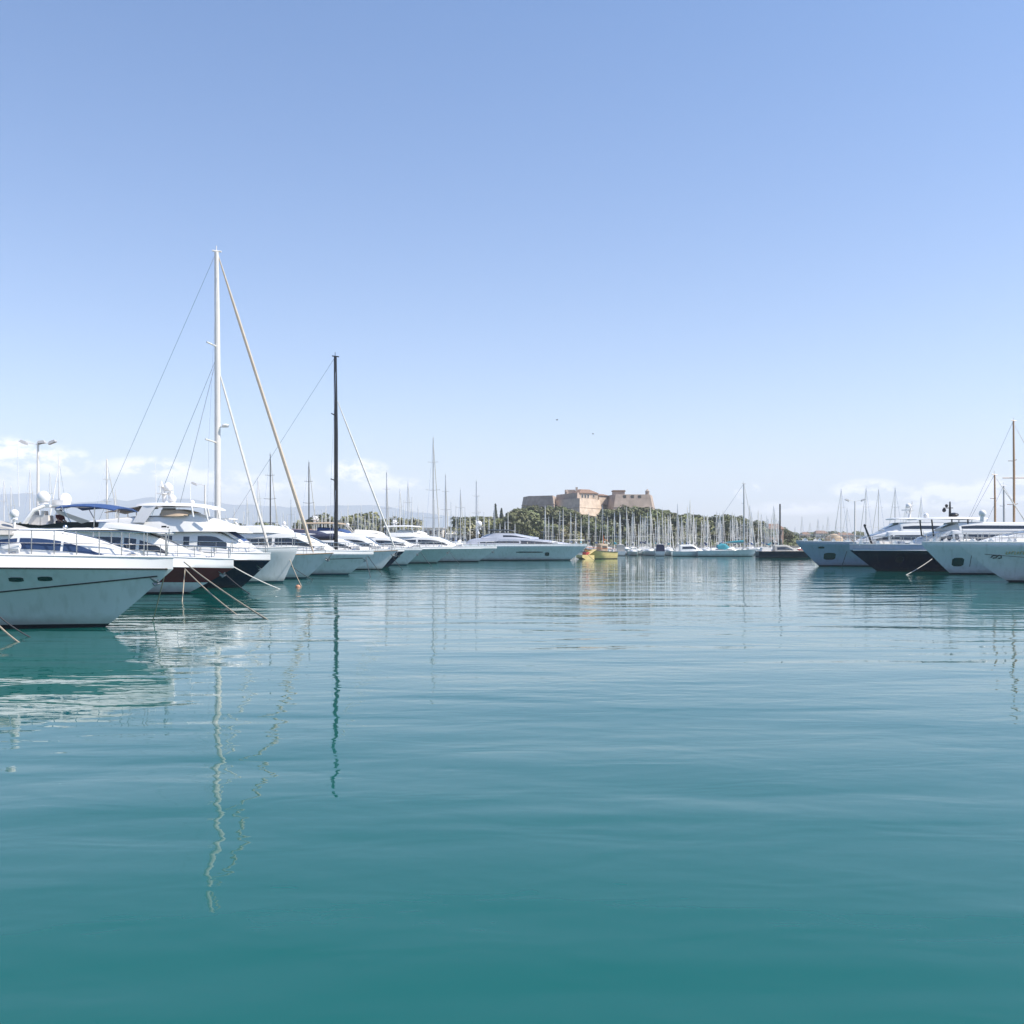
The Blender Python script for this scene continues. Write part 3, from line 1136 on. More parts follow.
house('shore_house', 'long low house on the far right shore partly hidden by trees', hx(836, 670), hx(852, 670), 665, 675, 1.6, PZ(535, 665), M_PLASTP, M_TILE, 1.6, 4)
house('quay_kiosk', 'low cream building with dark roof behind the left yachts', hx(222, 305) - 20, hx(248, 305) - 8, 324, 334, 1.4, PZ(527, 324), M_PLAST, M_CANN, .8, 7, flat=True)
house('storehouse', 'long cream storehouse under the trees behind the left yachts', hx(262, 332), hx(330, 332), 330, 337, 1.4, PZ(532.5, 330), M_PLASTP, M_TILE, 1.2, 9)


# ------------------------------------------------------------------ trees
def crown_mesh(seed, rx, rz, n, size, lobes, flat=.75, cone=False):
    rr = random.Random(seed)
    mb_ = MB()
    cs = []
    for k in range(lobes):
        a = rr.uniform(0, 6.28)
        d = rr.uniform(.15, .72) * rx
        cs.append((Vector((math.cos(a) * d, math.sin(a) * d, rr.uniform(-.45, .5) * rz)), rr.uniform(.34, .58) * rx))
    for i in range(n):
        if cone:
            t = rr.random() ** .8
            r_ = rx * math.sin(min(1, (1 - t) * 1.25 + .03) * math.pi / 2) * rr.uniform(.55, 1.05)
            a = rr.uniform(0, 6.28)
            p = Vector((r_ * math.cos(a), r_ * math.sin(a), (t - .5) * 2 * rz))
            nr_ = Vector((math.cos(a), math.sin(a), .5))
        else:
            c, r_ = rr.choice(cs)
            v = Vector((rr.gauss(0, 1), rr.gauss(0, 1), rr.gauss(0, 1))).normalized()
            p = c + Vector((v.x, v.y, v.z * flat)) * r_ * rr.uniform(.72, 1.08)
            nr_ = v
        nr_ = (nr_ + Vector((rr.uniform(-.7, .7), rr.uniform(-.7, .7), rr.uniform(-.4, .9)))).normalized()
        u = nr_.orthogonal().normalized()
        w = nr_.cross(u)
        s_ = size * rr.uniform(.6, 1.3)
        an = rr.uniform(0, 6.28)
        u, w = u * math.cos(an) + w * math.sin(an), w * math.cos(an) - u * math.sin(an)
        mb_.add([p - u * s_, p - w * s_ * .6, p + u * s_ * 1.1 + nr_ * s_ * .25, p + w * s_ * .7], [(0, 1, 2, 3)])
    return mb_, cs


def tree_proto(name, label, seed, h, rx, rz, n, size, lobes, leaf, cone=False, group=None, bare=.35):
    t = thing(name, label, 'tree', (0, 0, 0), 0, group)
    rr = random.Random(seed + 5)
    mb_, cs = crown_mesh(seed, rx, rz, n, size, lobes, cone=cone)
    zc = h - rz
    for i, p in enumerate(mb_.v):
        mb_.v[i] = (p[0], p[1], p[2] + zc)
    mb_.build('crown', leaf, t, 0)
    tb = MB()
    tb.tube([(0, 0, -.6), (rr.uniform(-.2, .2), rr.uniform(-.2, .2), zc * .6), (0, 0, zc)], [h * .035, h * .028, h * .016], 7)
    if not cone:
        for c, r_ in cs[:5]:
            tb.tube([(0, 0, zc * .62), (c.x * .5, c.y * .5, lerp(zc * .62, zc + c.z, .6)), (c.x, c.y, zc + c.z)], [h * .016, h * .011, h * .005], 5)
    tb.build('trunk', M_BARK, t)
    return t


SIL = [(440, 533), (450, 527), (462, 516), (480, 515), (488, 516), (505, 516), (512, 509), (520, 506), (530, 504), (540, 502), (550, 498), (557, 499), (562, 506), (570, 507), (577, 513), (590, 515), (600, 511), (610, 507), (620, 505), (640, 505), (655, 508),
       (670, 511), (690, 513), (700, 514), (710, 517), (722, 516), (735, 516), (750, 521), (770, 523), (785, 528), (795, 536), (2000, 536)]


def sil(px):
    for a, b in zip(SIL, SIL[1:]):
        if a[0] <= px <= b[0]:
            return lerp(a[1], b[1], (px - a[0]) / (b[0] - a[0]))
    return 536


HILL_G = 'trees of the wood covering the fort hill'
protos = []
lab_p = 'dark green round crowned pine in the wood covering the fort hill'
lab_o = 'pale olive green bushy tree in the wood covering the fort hill'
for k in range(4):
    protos.append((tree_proto('pine_tree', lab_p, 20 + k, 6.8 + k * .5, 2.9 + .25 * k, 2.2, 620, .42, 8 + k, M_LEAF, group=HILL_G), 7.0))
for k in range(3):
    protos.append((tree_proto('olive_tree', lab_o, 40 + k, 5.2 + k * .4, 2.6 + .2 * k, 2.0, 560, .38, 7 + k, M_LEAF2, group=HILL_G), 5.5))
used = [False] * len(protos)
PH = [6.8, 7.3, 7.8, 8.3, 5.2, 5.6, 6.0]
rt = random.Random(5)
spots = []
tries = 0
while len(spots) < 215 and tries < 12000:
    tries += 1
    x, y = rt.uniform(-26, 114), rt.uniform(327, 420)
    zh = hill_h(x, y)
    if 2 < x < 64 and y > 411:
        continue
    if zh < .3 and y > 350:
        continue
    pxx = 512 + x / y * F
    if pxx < 447 or pxx > 792 or (pxx > 764 and pxx < 786 and y < 348):
        continue
    if min(((x - a)**2 + (y - b)**2 for a, b, _ in spots), default=99) < 3.4**2:
        continue
    spots.append((x, y, zh))
for i, (x, y, zh) in enumerate(spots):
    pxx = 512 + x / y * F
    k = rt.randrange(7) if pxx < 590 else (rt.randrange(4) if rt.random() < .75 else 4 + rt.randrange(3))
    s_ = rt.uniform(.72, 1.2)
    src, hgt = protos[k][0], PH[k]
    room = (PZ(sil(pxx) + rt.uniform(-.6, 2.5), y) - 1.4 - zh) / hgt
    if room < .38:
        continue
    if (pxx > 603 and y < 385) or pxx < 530:
        s_ = min(room * rt.uniform(.86, 1.0), 1.75) if rt.random() < .6 else min(s_ * 1.15, room)
    s_ = min(s_, room)
    loc, rz = (x, y, 1.4 + zh), rt.uniform(0, 6.28)
    if not used[k]:
        used[k] = True
        src.location, src.rotation_euler, src.scale = loc, (0, 0, rz), (s_, s_, s_)
    else:
        copy_tree(src, loc, rz, scale=(max(s_, .75), max(s_, .75), s_ * rt.uniform(.9, 1.0)))
for k, (src, _) in enumerate(protos):
    if not used[k]:
        src.location = (rt.uniform(0, 60), 360, 1.4 + hill_h(30, 360))

# tall clump at the right end of the hill and pines beside the fort's right wing
for (px, y, h) in ((724, 352, 1.55), (718, 357, 1.45), (731, 349, 1.5), (738, 356, 1.2), (764, 352, 1.25), (756, 350, 1.1), (790, 346, .95), (748, 362, 1.2)):
    copy_tree(protos[1][0], (PX(px, y), y, 1.4 + hill_h(PX(px, y), y)), rt.uniform(0, 6), scale=min(h * .95, (PZ(sil(px) - 1, y) - 1.4 - hill_h(PX(px, y), y)) / 7.3))

# cypresses on the left shoulder of the hill
cyp = tree_proto('cypress_tree', 'taller of the two narrow dark cypresses on the left shoulder of the fort hill', 61, 8.4, 1.05, 3.9, 700, .3, 3, M_LEAF3, cone=True)
cyp.location = (PX(495.5, 352), 352, 1.4 + hill_h(PX(495.5, 352), 352))
cz = PZ(504.0, 352) - (1.4 + hill_h(PX(495.5, 352), 352))
cyp.scale = (1, 1, cz / 8.4)
c2 = copy_tree(cyp, (PX(501.5, 356), 356, 1.4 + hill_h(PX(501.5, 356), 356)), 2.0, 'shorter narrow dark cypress just right of the tallest cypress on the hill')
c2.scale = (1.1, 1.1, (PZ(508.5, 356) - 1.4 - hill_h(PX(501.5, 356), 356)) / 8.4)

# row of trees along the shore behind the left yachts
SH_G = 'trees along the shore behind the left yachts'
sh1 = tree_proto('shore_tree', 'green bushy tree in the row along the shore behind the left yachts', 71, 7.4, 3.1, 2.6, 640, .42, 9, M_LEAF2, group=SH_G)
sh2 = tree_proto('shore_tree', 'green bushy tree in the row along the shore behind the left yachts', 72, 6.2, 3.4, 2.2, 640, .42, 9, M_LEAF, group=SH_G)
first = [True, True]
for i in range(46):
    px = rt.uniform(-10, 444)
    if 112 < px < 225 and rt.random() < .4:
        continue
    if 418 < px < 480:
        px -= 60
    y = rt.uniform(338, 368)
    k = rt.randrange(2)
    src = (sh1, sh2)[k]
    top = rt.uniform(6.5, 9.5) + (2.2 if (340 < px < 420 or 285 < px < 325) else 0)
    s_ = top / (7.4, 6.2)[k]
    if first[k]:
        first[k] = False
        src.location, src.scale = (PX(px, y), y, 1.4), (s_,) * 3
    else:
        copy_tree(src, (PX(px, y), y, 1.4), rt.uniform(0, 6), scale=(s_ * rt.uniform(.9, 1.2), s_ * rt.uniform(.9, 1.2), s_))
FS_G = 'trees on the far right shore'
for i in range(22):
    px = rt.choice((792, 798, 811, 829, 833, 842, 855, 870, 885, 846)) + rt.uniform(-4, 4)
    y = rt.uniform(668, 705)
    s_ = rt.uniform(.9, 1.35)
    copy_tree(sh2, (PX(px, y), y, 1.5), rt.uniform(0, 6), 'small round tree on the far right shore among the houses', FS_G, (s_ * 1.2, s_ * 1.2, s_))

# scrub filling the wood floor
mb = MB()
rs = random.Random(9)
for i in range(15000):
    x, y = rs.uniform(-50, 114), rs.uniform(325, 440)
    zh = hill_h(x, y)
    if zh < .2 and y > 345:
        continue
    if 4 < x < 62 and y > 414:
        continue
    p = Vector((x, y, 1.4 + zh + rs.uniform(0, 1.1)))
    nr_ = Vector((rs.gauss(0, 1), rs.gauss(0, 1) - .4, rs.gauss(.6, .8))).normalized()
    u = nr_.orthogonal().normalized()
    w = nr_.cross(u)
    s_ = rs.uniform(.3, .6)
    mb.add([p - u * s_, p - w * s_ * .7, p + u * s_, p + w * s_ * .7], [(0, 1, 2, 3)])
sb_ = mb.build('undergrowth', M_LEAF, ang=0)
tag(sb_, 'low green scrub filling the wood floor on the fort hill', 'shrubs', kind='stuff')

# ------------------------------------------------------------------ left row of yachts (bows to the right)
PI = math.pi


def place(Xstem, D, L, right=True):
    """origin of a hull whose waterline stem sits at Xstem"""
    return ((Xstem - L, D, 0), 0.0) if right else ((Xstem + L, D, 0), PI)


# L1 nearest express cruiser
h1 = Hull(16, 4.7, 2.72, 2.95, 2.66, p=.95, n0=1.3, n1=2.0, kw=.60, um=.36, tk=.83, tumble=.24, N=34)
loc, rz = place(PX(105, 40), 40, 16)
t1, hs1 = motor_yacht('motor_yacht', 'nearest white express cruiser with low curved cabin and blue side windows', loc, rz, h1, [M_BOOT, M_HULLS, M_WHITE], k=.83, drop=.12,
    houses=[dict(name='cabin', st=[(3, 2.7, 3.5, 1.9, 1.6), (8, 2.7, 3.72, 1.9, 1.55), (12.6, 2.7, 3.74, 1.78, 1.42), (14.2, 2.68, 3.66, 1.62, 1.25), (15.6, 2.65, 3.38, 1.38, 1.0), (16.5, 2.62, 3.06, 1.1, .75), (17.4, 2.55, 2.74, .7, .4)], r=.2, camber=.12,
                 win=[([(11.0, .43, .46), (12.3, .43, .84), (13.05, .43, .92)], M_GLASSB), ([(13.15, .43, .93), (14.1, .43, .95), (14.6, .43, .93)], M_GLASSB),
                      ([(14.7, .43, .92), (15.4, .43, .82), (16.25, .43, .46)], M_GLASSB), ([(6, .3, .8), (8, .3, .86), (10.7, .3, .8)], M_GLASSB)], front=(14.5, 16.7, .96))],
    rails=(.52, .985, .95, 11, .14, .022), ports=[(12.95, 13.45, 1.82, 1.99), (13.95, 14.45, 1.84, 2.01), (10.9, 11.4, 1.8, 1.97)],
    stripe=(lambda u: lerp(.75, 2.02, clamp((u - .3) / .7) ** 1.15), .3, .985, .028), anch=(18.25, 2.2, .55))
for sd in (1, -1):
    h1.stripe(lambda u: h1.zs(u) * .83, 0, .99, .035, (sd,)).build('fender_strip', M_RUBBER, t1)
fd = House([(16.3, 2.55, 2.8, .48, .4), (16.9, 2.52, 2.76, .36, .3), (17.6, 2.5, 2.64, .2, .14)], r=.08)
fd.mesh().build('foredeck_pad', M_CUSH, t1, 40)
MB().tube([(14.3, .35, 3.7), (14.3, .35, 3.83)], .035, 6).ell((14.3, .35, 3.9), (.1, .1, .1), 8, 6).build('navigation_light', M_STEEL, t1)
cb = House([(7.0, 3.6, 4.5, 1.3, 1.0), (9.5, 3.6, 4.45, 1.35, 1.1), (11.2, 3.6, 4.22, 1.3, 1.0), (12.9, 3.6, 3.8, 1.1, .8)], r=.2)
cb.mesh().build('cockpit_cover', M_CANG, t1, 40)
for x_, y_ in ((11.1, .3), (11.55, -.6)):
    dome(MB(), (x_ + 1.2, y_, 4.4), .17, .1).build('antenna_dome', M_WHITE, t1)
posts(t1, 'dome_post', [((12.75, -.6, 3.75), (12.75, -.6, 4.3)), ((12.3, .3, 3.75), (12.3, .3, 4.3))], .05, M_WHITE)

# L2 burgundy flybridge yacht
h2 = Hull(19, 5.0, 2.2, 2.75, 3.0, p=.95, n0=1.35, n1=2.4, kw=.64, um=.42, tk=.74, tumble=.22, N=30)
loc, rz = place(PX(186, 64.5), 64.5, 19)
X2 = loc[0]


def l2x(px, D=63.2):
    return PX(px, D) - X2


t2, hs2 = motor_yacht('motor_yacht', 'burgundy hulled flybridge yacht with blue awning and white radar domes', loc, rz, h2, [M_BOOT, M_BURG, M_WHITE, M_HULLG], k=.74, low=.33, drop=.15,
    houses=[dict(name='deckhouse', st=[(4, 2.5, 4.0, 2.1, 1.8), (12, 2.45, 4.0, 2.1, 1.75), (15.4, 2.4, 3.95, 1.95, 1.6), (17.0, 2.38, 3.7, 1.75, 1.35), (18.4, 2.3, 3.1, 1.4, 1.0), (19.4, 2.25, 2.5, .9, .6)], r=.2,
                 win=[([(7, .32, .84), (12.2, .32, .86)], M_GLASS), ([(12.5, .32, .86), (15.4, .32, .86)], M_GLASS), ([(15.6, .32, .86), (16.3, .32, .84)], M_GLASS), ([(16.5, .32, .82), (17.6, .32, .7), (18.2, .32, .45)], M_GLASS)],
                 front=(16.9, 18.7, .92)),
            dict(name='trunk_cabin', st=[(18.6, 2.3, 2.75, 1.3, 1.1), (19.8, 2.2, 2.6, 1.0, .8), (20.8, 2.1, 2.3, .5, .3)])],
    slabs=[('flybridge_deck', [(5, 4.02, 2.15, .14), (12, 4.02, 2.15, .14), (14.6, 4.02, 1.9, .14), (16.3, 3.98, 1.5, .12)], M_WHITE),
           ('roof_brow', [(12.6, 4.18, 1.8, .3), (14.5, 4.15, 1.8, .32), (16.5, 3.97, 1.6, .26), (17.8, 3.78, 1.3, .1)], M_WHITE)],
    rails=(.50, .985, .72, 11, .12, .024), anch=(21.6, 1.7, .6))
for sd in (1, -1):
    fbm = MB()
    fbm.loft([[(x, sd * w, 4.15), (x, sd * (w + .08), 4.15), (x, sd * (w + .12), z), (x, sd * w, z)] for x, w, z in ((7, 1.95, 4.5), (9.4, 1.98, 4.42), (10.8, 2.0, 4.3), (12.4, 1.95, 4.5), (14.2, 1.7, 4.5))])
    fbm.build('flybridge_coaming', M_BLACK, t2)
# radar arch with domes and awning
ax = l2x(40)
ab = MB()
for sd in (1, -1):
    ab.tube([(ax - .9, sd * 1.9, 4.1), (ax - .2, sd * 1.75, 5.2), (ax + .3, sd * 1.4, 5.5)], [.16, .13, .1], 8)
ab.box((ax + .3, 0, 5.5), (.7, 2.9, .14))
ab.build('radar_arch', M_WHITE, t2)
dome(MB(), (l2x(43.5, 63.6), -.9, 6.02), .40, .12).build('antenna_dome', M_WHITE, t2)
dome(MB(), (l2x(65, 65.4), .9, 5.98), .40, .3).build('antenna_dome', M_WHITE, t2)
MB().box((l2x(52), 0, 5.72), (.7, 1.1, .35)).tube([(l2x(52), 0, 5.5), (l2x(52), 0, 6.2)], .06, 6).build('radar_scanner', M_WHITE, t2)
MB().box((l2x(58), 0, 5.52), (2.2, 2.4, .1)).build('arch_wing', M_WHITE, t2)
aw = MB()
rings = []
for i in range(9):
    t_ = i / 8
    x_ = lerp(l2x(60), l2x(118), t_)
    z_ = 5.50 + .18 * math.sin(t_ * PI) - .12 * t_
    rings.append([(x_, -2.0, z_ - .14), (x_, -1.2, z_ + .02), (x_, 0, z_ + .07), (x_, 1.2, z_ + .02), (x_, 2.0, z_ - .14), (x_, 2.0, z_ - .2), (x_, 1.2, z_ - .05), (x_, 0, z_), (x_, -1.2, z_ - .05), (x_, -2.0, z_ - .2)])
aw.loft(rings)
aw.build('awning', M_CANB, t2)
posts(t2, 'awning_pole', [((l2x(98), sd * 1.9, 4.2), (l2x(99), sd * 1.95, 5.45)) for sd in (1, -1)] + [((l2x(76), sd * 1.95, 4.4), (l2x(66), sd * 1.98, 5.5)) for sd in (1, -1)], .035, M_STEEL)
cu = MB()
for sd in (-1,):
    cu.loft([[(l2x(59), sd * 1.96, 5.32), (l2x(59), sd * 1.99, 5.32), (l2x(62), sd * 1.99, 5.05), (l2x(62), sd * 1.96, 5.05)], [(l2x(95), sd * 1.96, 4.55), (l2x(95), sd * 1.99, 4.55), (l2x(86), sd * 1.99, 4.4), (l2x(86), sd * 1.96, 4.4)]])
cu.build('wind_curtain', M_CANG, t2)
for px_, w_ in ((35.5, .75), (44.5, .55)):
    sb2 = MB().box((l2x(px_), -1.0, 4.55), (w_, .8, .75), taper=.9).box((l2x(px_) - .22 * w_, -1.0, 4.95), (w_ * .35, .7, .5), taper=.85)
    sb2.build('helm_seat', M_CUSH, t2)
sofa = MB().box((l2x(58), -.95, 4.27), (1.5, 1.0, .22), taper=.97)
sofa.build('sofa', M_CUSH, t2)
for i_, px_ in enumerate((46, 50, 12)):
    MB().tube([(l2x(px_), .6 - i_ * .5, 5.5), (l2x(px_) - .1, .6 - i_ * .5, 8.6 + i_ * .4)], [.03, .012], 5).build('whip_antenna', M_WHITE, t2)

# L3 navy flybridge yacht with hard top
h3 = Hull(22, 5.8, 2.45, 2.75, 2.1, p=.95, n0=1.35, n1=2.4, kw=.66, um=.42, tk=.80, tumble=.22, N=30)
loc, rz = place(PX(241, 73), 73, 22)
X3 = loc[0]


def l3x(px, D=71):
    return PX(px, D) - X3


t3, hs3 = motor_yacht('motor_yacht', 'large navy hulled flybridge yacht with white hard top and radar mast', loc, rz, h3, [M_BOOT, M_NAVY, M_WHITE], k=.80, drop=.18,
    houses=[dict(name='deckhouse', st=[(5, 2.5, 3.98, 2.5, 2.2), (14, 2.5, 3.98, 2.5, 2.15), (18.5, 2.45, 3.98, 2.4, 2.05), (20.4, 2.4, 3.95, 2.2, 1.8), (21.6, 2.38, 3.35, 1.9, 1.4), (22.4, 2.35, 2.75, 1.5, .9)], r=.18,
                 win=[([(8, .36, .9), (17.6, .36, .92)], M_GLASS), ([(18.35, .36, .88), (18.75, .36, .88)], M_GLASS), ([(19.3, .36, .9), (20.5, .36, .9), (21.2, .36, .75)], M_GLASS)], front=(20.5, 22.0, .92)),
            dict(name='flybridge', st=[(10.5, 3.96, 4.55, 2.5, 2.4), (14.8, 3.96, 5.0, 2.5, 2.3), (17.2, 3.96, 5.08, 2.45, 2.2), (18.7, 3.98, 5.24, 2.35, 2.0), (20.2, 4.0, 4.85, 2.15, 1.7), (21.6, 4.0, 4.42, 1.8, 1.2), (22.5, 4.0, 4.12, 1.2, .6)], r=.25),
            dict(name='trunk_cabin', st=[(22.0, 2.4, 2.95, 1.6, 1.3), (22.9, 2.3, 2.8, 1.2, .9), (23.6, 2.25, 2.45, .6, .4)])],
    slabs=[('hard_top', [(l3x(136), 5.74, 2.0, .16), (l3x(150), 5.78, 2.2, .2), (l3x(185), 5.76, 2.2, .2), (l3x(205), 5.62, 1.8, .16), (l3x(213), 5.5, 1.2, .1)], M_WHITE)],
    rails=(.50, .985, .75, 11, .12, .024), anch=(23.6, 1.9, .6))
fp = MB()
for sd in (1, -1):
    fp.loft([[(l3x(134), sd * 2.2, 4.6), (l3x(146), sd * 2.2, 4.6), (l3x(146), sd * 2.32, 4.6), (l3x(134), sd * 2.32, 4.6)], [(l3x(143), sd * 2.05, 5.76), (l3x(157), sd * 2.05, 5.76), (l3x(157), sd * 2.15, 5.76), (l3x(143), sd * 2.15, 5.76)]])
fp.build('arch_panel', M_WHITE, t3)
posts(t3, 'hard_top_post', [((l3x(193), sd * 1.9, 5.0), (l3x(191), sd * 1.9, 5.78)) for sd in (1, -1)] + [((l3x(206), sd * 1.5, 4.7), (l3x(203), sd * 1.6, 5.66)) for sd in (1, -1)], .06, M_WHITE)
cw = House([(l3x(160), 5.05, 5.5, 1.9, 1.8), (l3x(175), 5.05, 5.5, 1.9, 1.7), (l3x(186), 5.1, 5.35, 1.8, 1.5)], r=.1)
cw.mesh().build('helm_cover', M_CANT, t3, 40)
rm = radar_mast(t3, l3x(156), 5.95, 1.65)
dome(MB(), (l3x(166), -.7, 6.3), .28, .15).build('antenna_dome', M_WHITE, t3)
dome(MB(), (l3x(181), .5, 6.1), .16, .1).build('antenna_dome', M_WHITE, t3)
for px_, h_ in ((142, 3.2), (178, 2.2), (160, 2.4)):
    MB().tube([(l3x(px_), .8, 5.9), (l3x(px_) - .05, .8, 5.9 + h_)], [.03, .012], 5).build('whip_antenna', M_WHITE, t3)
awb = MB()
rings = []
for i in range(7):
    t_ = i / 6
    x_ = lerp(l3x(104), l3x(139), t_)
    z_ = lerp(5.45, 5.85, t_ ** .8)
    rings.append([(x_, -1.9, z_ - .12), (x_, 0, z_), (x_, 1.9, z_ - .12), (x_, 1.9, z_ - .17), (x_, 0, z_ - .05), (x_, -1.9, z_ - .17)])
awb.loft(rings)
awb.build('awning', M_CANT, t3)
posts(t3, 'awning_pole', [((l3x(px_), sd * 1.85, 4.2), (l3x(px_), sd * 1.85, 5.5)) for sd in (1, -1) for px_ in (107, 116)], .04, M_STEEL)
MB().box((l3x(165), -2.44, 4.32), (.18, .06, .12)).box((l3x(167.5), -2.44, 4.32), (.14, .06, .12)).box((l3x(170), -2.4, 4.28), (.1, .08, .08)).build('side_vent', M_RUBBER, hs3[1][1])

# L4 white yacht with plumb bow
h4 = Hull(18, 5.2, 2.85, 2.6, 1.15, p=1.0, n0=1.3, n1=2.2, kw=.74, tk=.9, tumble=.05, N=26)
loc, rz = place(PX(283, 82), 82, 18)
t4, hs4 = motor_yacht('motor_yacht', 'white yacht with upright bow and blue windscreen cover behind the navy yacht', loc, rz, h4, [M_BOOTB, M_HULLW, M_HULLW], drop=.2,
    houses=[dict(name='deckhouse', st=[(3, 2.4, 4.25, 2.1, 1.9), (11, 2.4, 4.3, 2.1, 1.9), (13.4, 2.45, 4.2, 2.0, 1.7), (14.6, 2.5, 3.6, 1.8, 1.4), (15.6, 2.55, 2.85, 1.3, .9)], r=.2,
                 win=[([(5, .4, .8), (9, .4, .82)], M_GLASS), ([(9.3, .4, .82), (12.6, .4, .8), (13.6, .4, .7)], M_GLASS)], front=(13.5, 15.1, .95), fmat=M_CANB)],
    slabs=[('roof', [(8, 4.3, 2.1, .18), (13, 4.25, 2.0, .18), (15.2, 3.95, 1.5, .1)], M_WHITE)], rails=(.5, .98, .75, 9, .12, .024), anch=(18.6, 2.3, .6))

# L5 tall white mast sailing yacht
X5 = PX(306, 90) - 20
t5, h5 = sailboat('sailing_yacht', 'grey hulled sailing yacht with the tallest white mast and tan furled headsail', (X5, 90, 0), 0, 20, 4.9, 2.25, 1.7, 2.4, PX(217.5, 90) - X5, PZ(252, 90),
                  hullm=M_HULLG, mastm=M_ALU, mr=.26, cover=M_CANW, furl=M_FURL, fr=.165, hi=True, spread=0, inner=True, boot=M_BOOTB, stay_to=.985, back=1.5)
mx5 = PX(217.5, 90) - X5
for py, w_ in ((347, 1.5), (443, 1.9)):
    MB().tube([(mx5 - .5, -w_, PZ(py, 90) + .15), (mx5, 0, PZ(py, 90)), (mx5 - .5, w_, PZ(py, 90) + .15)], .07, 6).build('spreader', M_ALU, t5)
MB().box((mx5 + .6, 0, PZ(427, 90)), (.7, .3, .08)).ell((mx5 + .7, 0, PZ(425.5, 90)), (.34, .34, .15), 10, 6).build('radar_dome', M_WHITE, t5)
MB().tube([(mx5 - .2, -.1, PZ(362, 90)), (mx5 - 6.5, -1.8, 2.2)], .022, 4).tube([(mx5 - .2, .1, PZ(362, 90)), (mx5 - 5.0, 1.8, 2.2)], .022, 4).build('running_backstay', M_STEEL, t5)
anchor(t5, 22.2, 2.15, .6)

# L6 white motor yacht
h6 = Hull(18, 5.2, 2.35, 2.5, 2.5, p=.95, kw=.72, tk=.85, tumble=.08)
loc, rz = place(PX(348, 100), 100, 18)
t6, hs6 = motor_yacht('motor_yacht', 'white motor yacht with raked grey cabin between the two tall masted sailing yachts', loc, rz, h6, [M_BOOTB, M_HULLG, M_WHITE], k=.86, drop=.15,
    houses=[dict(name='deckhouse', st=[(3, 2.3, 4.0, 2.1, 1.8), (11, 2.3, 4.1, 2.1, 1.75), (13.5, 2.3, 3.95, 1.95, 1.55), (15.2, 2.25, 3.3, 1.6, 1.15), (16.6, 2.2, 2.5, .9, .6)], r=.2,
                 win=[([(6, .4, .8), (11, .4, .84)], M_GLASS), ([(11.3, .4, .84), (13.5, .4, .8), (15, .4, .55)], M_GLASS)], front=(13.6, 15.8, .92)),
            dict(name='flybridge', st=[(6, 4.05, 4.7, 1.9, 1.8), (10.5, 4.1, 4.75, 1.85, 1.6), (12.5, 4.05, 4.3, 1.4, 1.0)])],
    rails=(.5, .98, .75, 9, .12, .026), anch=(19.9, 1.9, .6), stripe=(lambda u: 1.15 + .5 * u, .2, .97, .03))
posts(t6, 'radar_arch_leg', [((7, sd * 1.7, 4.6), (6.4, sd * 1.5, 5.4)) for sd in (1, -1)], .08, M_WHITE)
MB().box((6.4, 0, 5.45), (.8, 3.1, .12)).build('radar_arch', M_WHITE, t6)

# L7 black mast sailing yacht
X7 = PX(381, 117) - 20
t7, h7 = sailboat('sailing_yacht', 'sailing yacht with the tall black carbon mast and pale furled headsail', (X7, 117, 0), 0, 20, 5.0, 2.2, 1.7, 1.9, PX(336, 117) - X7, PZ(357, 117),
                  hullm=M_HULLW, mastm=M_BLACK, mr=.23, cover=M_CANN, furl=M_CANW, fr=.11, hi=True, spread=2, stay_to=.80, boot=M_BOOT)
anchor(t7, 21.9, 2.1, .6)

# L8 .. L10, smaller to the eye
LEFT = [
    ('motor_yacht', 'dark navy hulled yacht just beyond the black masted sailing yacht', 388, 127, 17, 4.8, 2.25, 2.1, 404, [M_BOOT, M_NAVY, M_WHITE], .88, M_GLASS, 4.2, M_CANN),
    ('motor_yacht', 'white hulled yacht with blue covered flybridge between the navy and grey green yachts', 407, 138.5, 17, 5.0, 2.3, 2.1, 423, [M_BOOTB, M_HULLW, M_WHITE], .9, M_GLASS, 4.6, M_CANB),
    ('motor_yacht', 'grey green hulled yacht beyond the white yacht with blue covered flybridge', 436, 150, 17, 5.0, 2.4, 2.3, 452, [M_BOOT, M_GREENG, M_WHITE], .88, M_GLASS, 4.4, M_CANW),
    ('motor_yacht', 'white yacht with long dark side windows moored before the largest grey yacht', 478, 161, 18, 5.2, 2.4, 2.3, 497, [M_BOOT, M_HULLG, M_WHITE], .86, M_GLASS, 4.5, M_CANW),
]
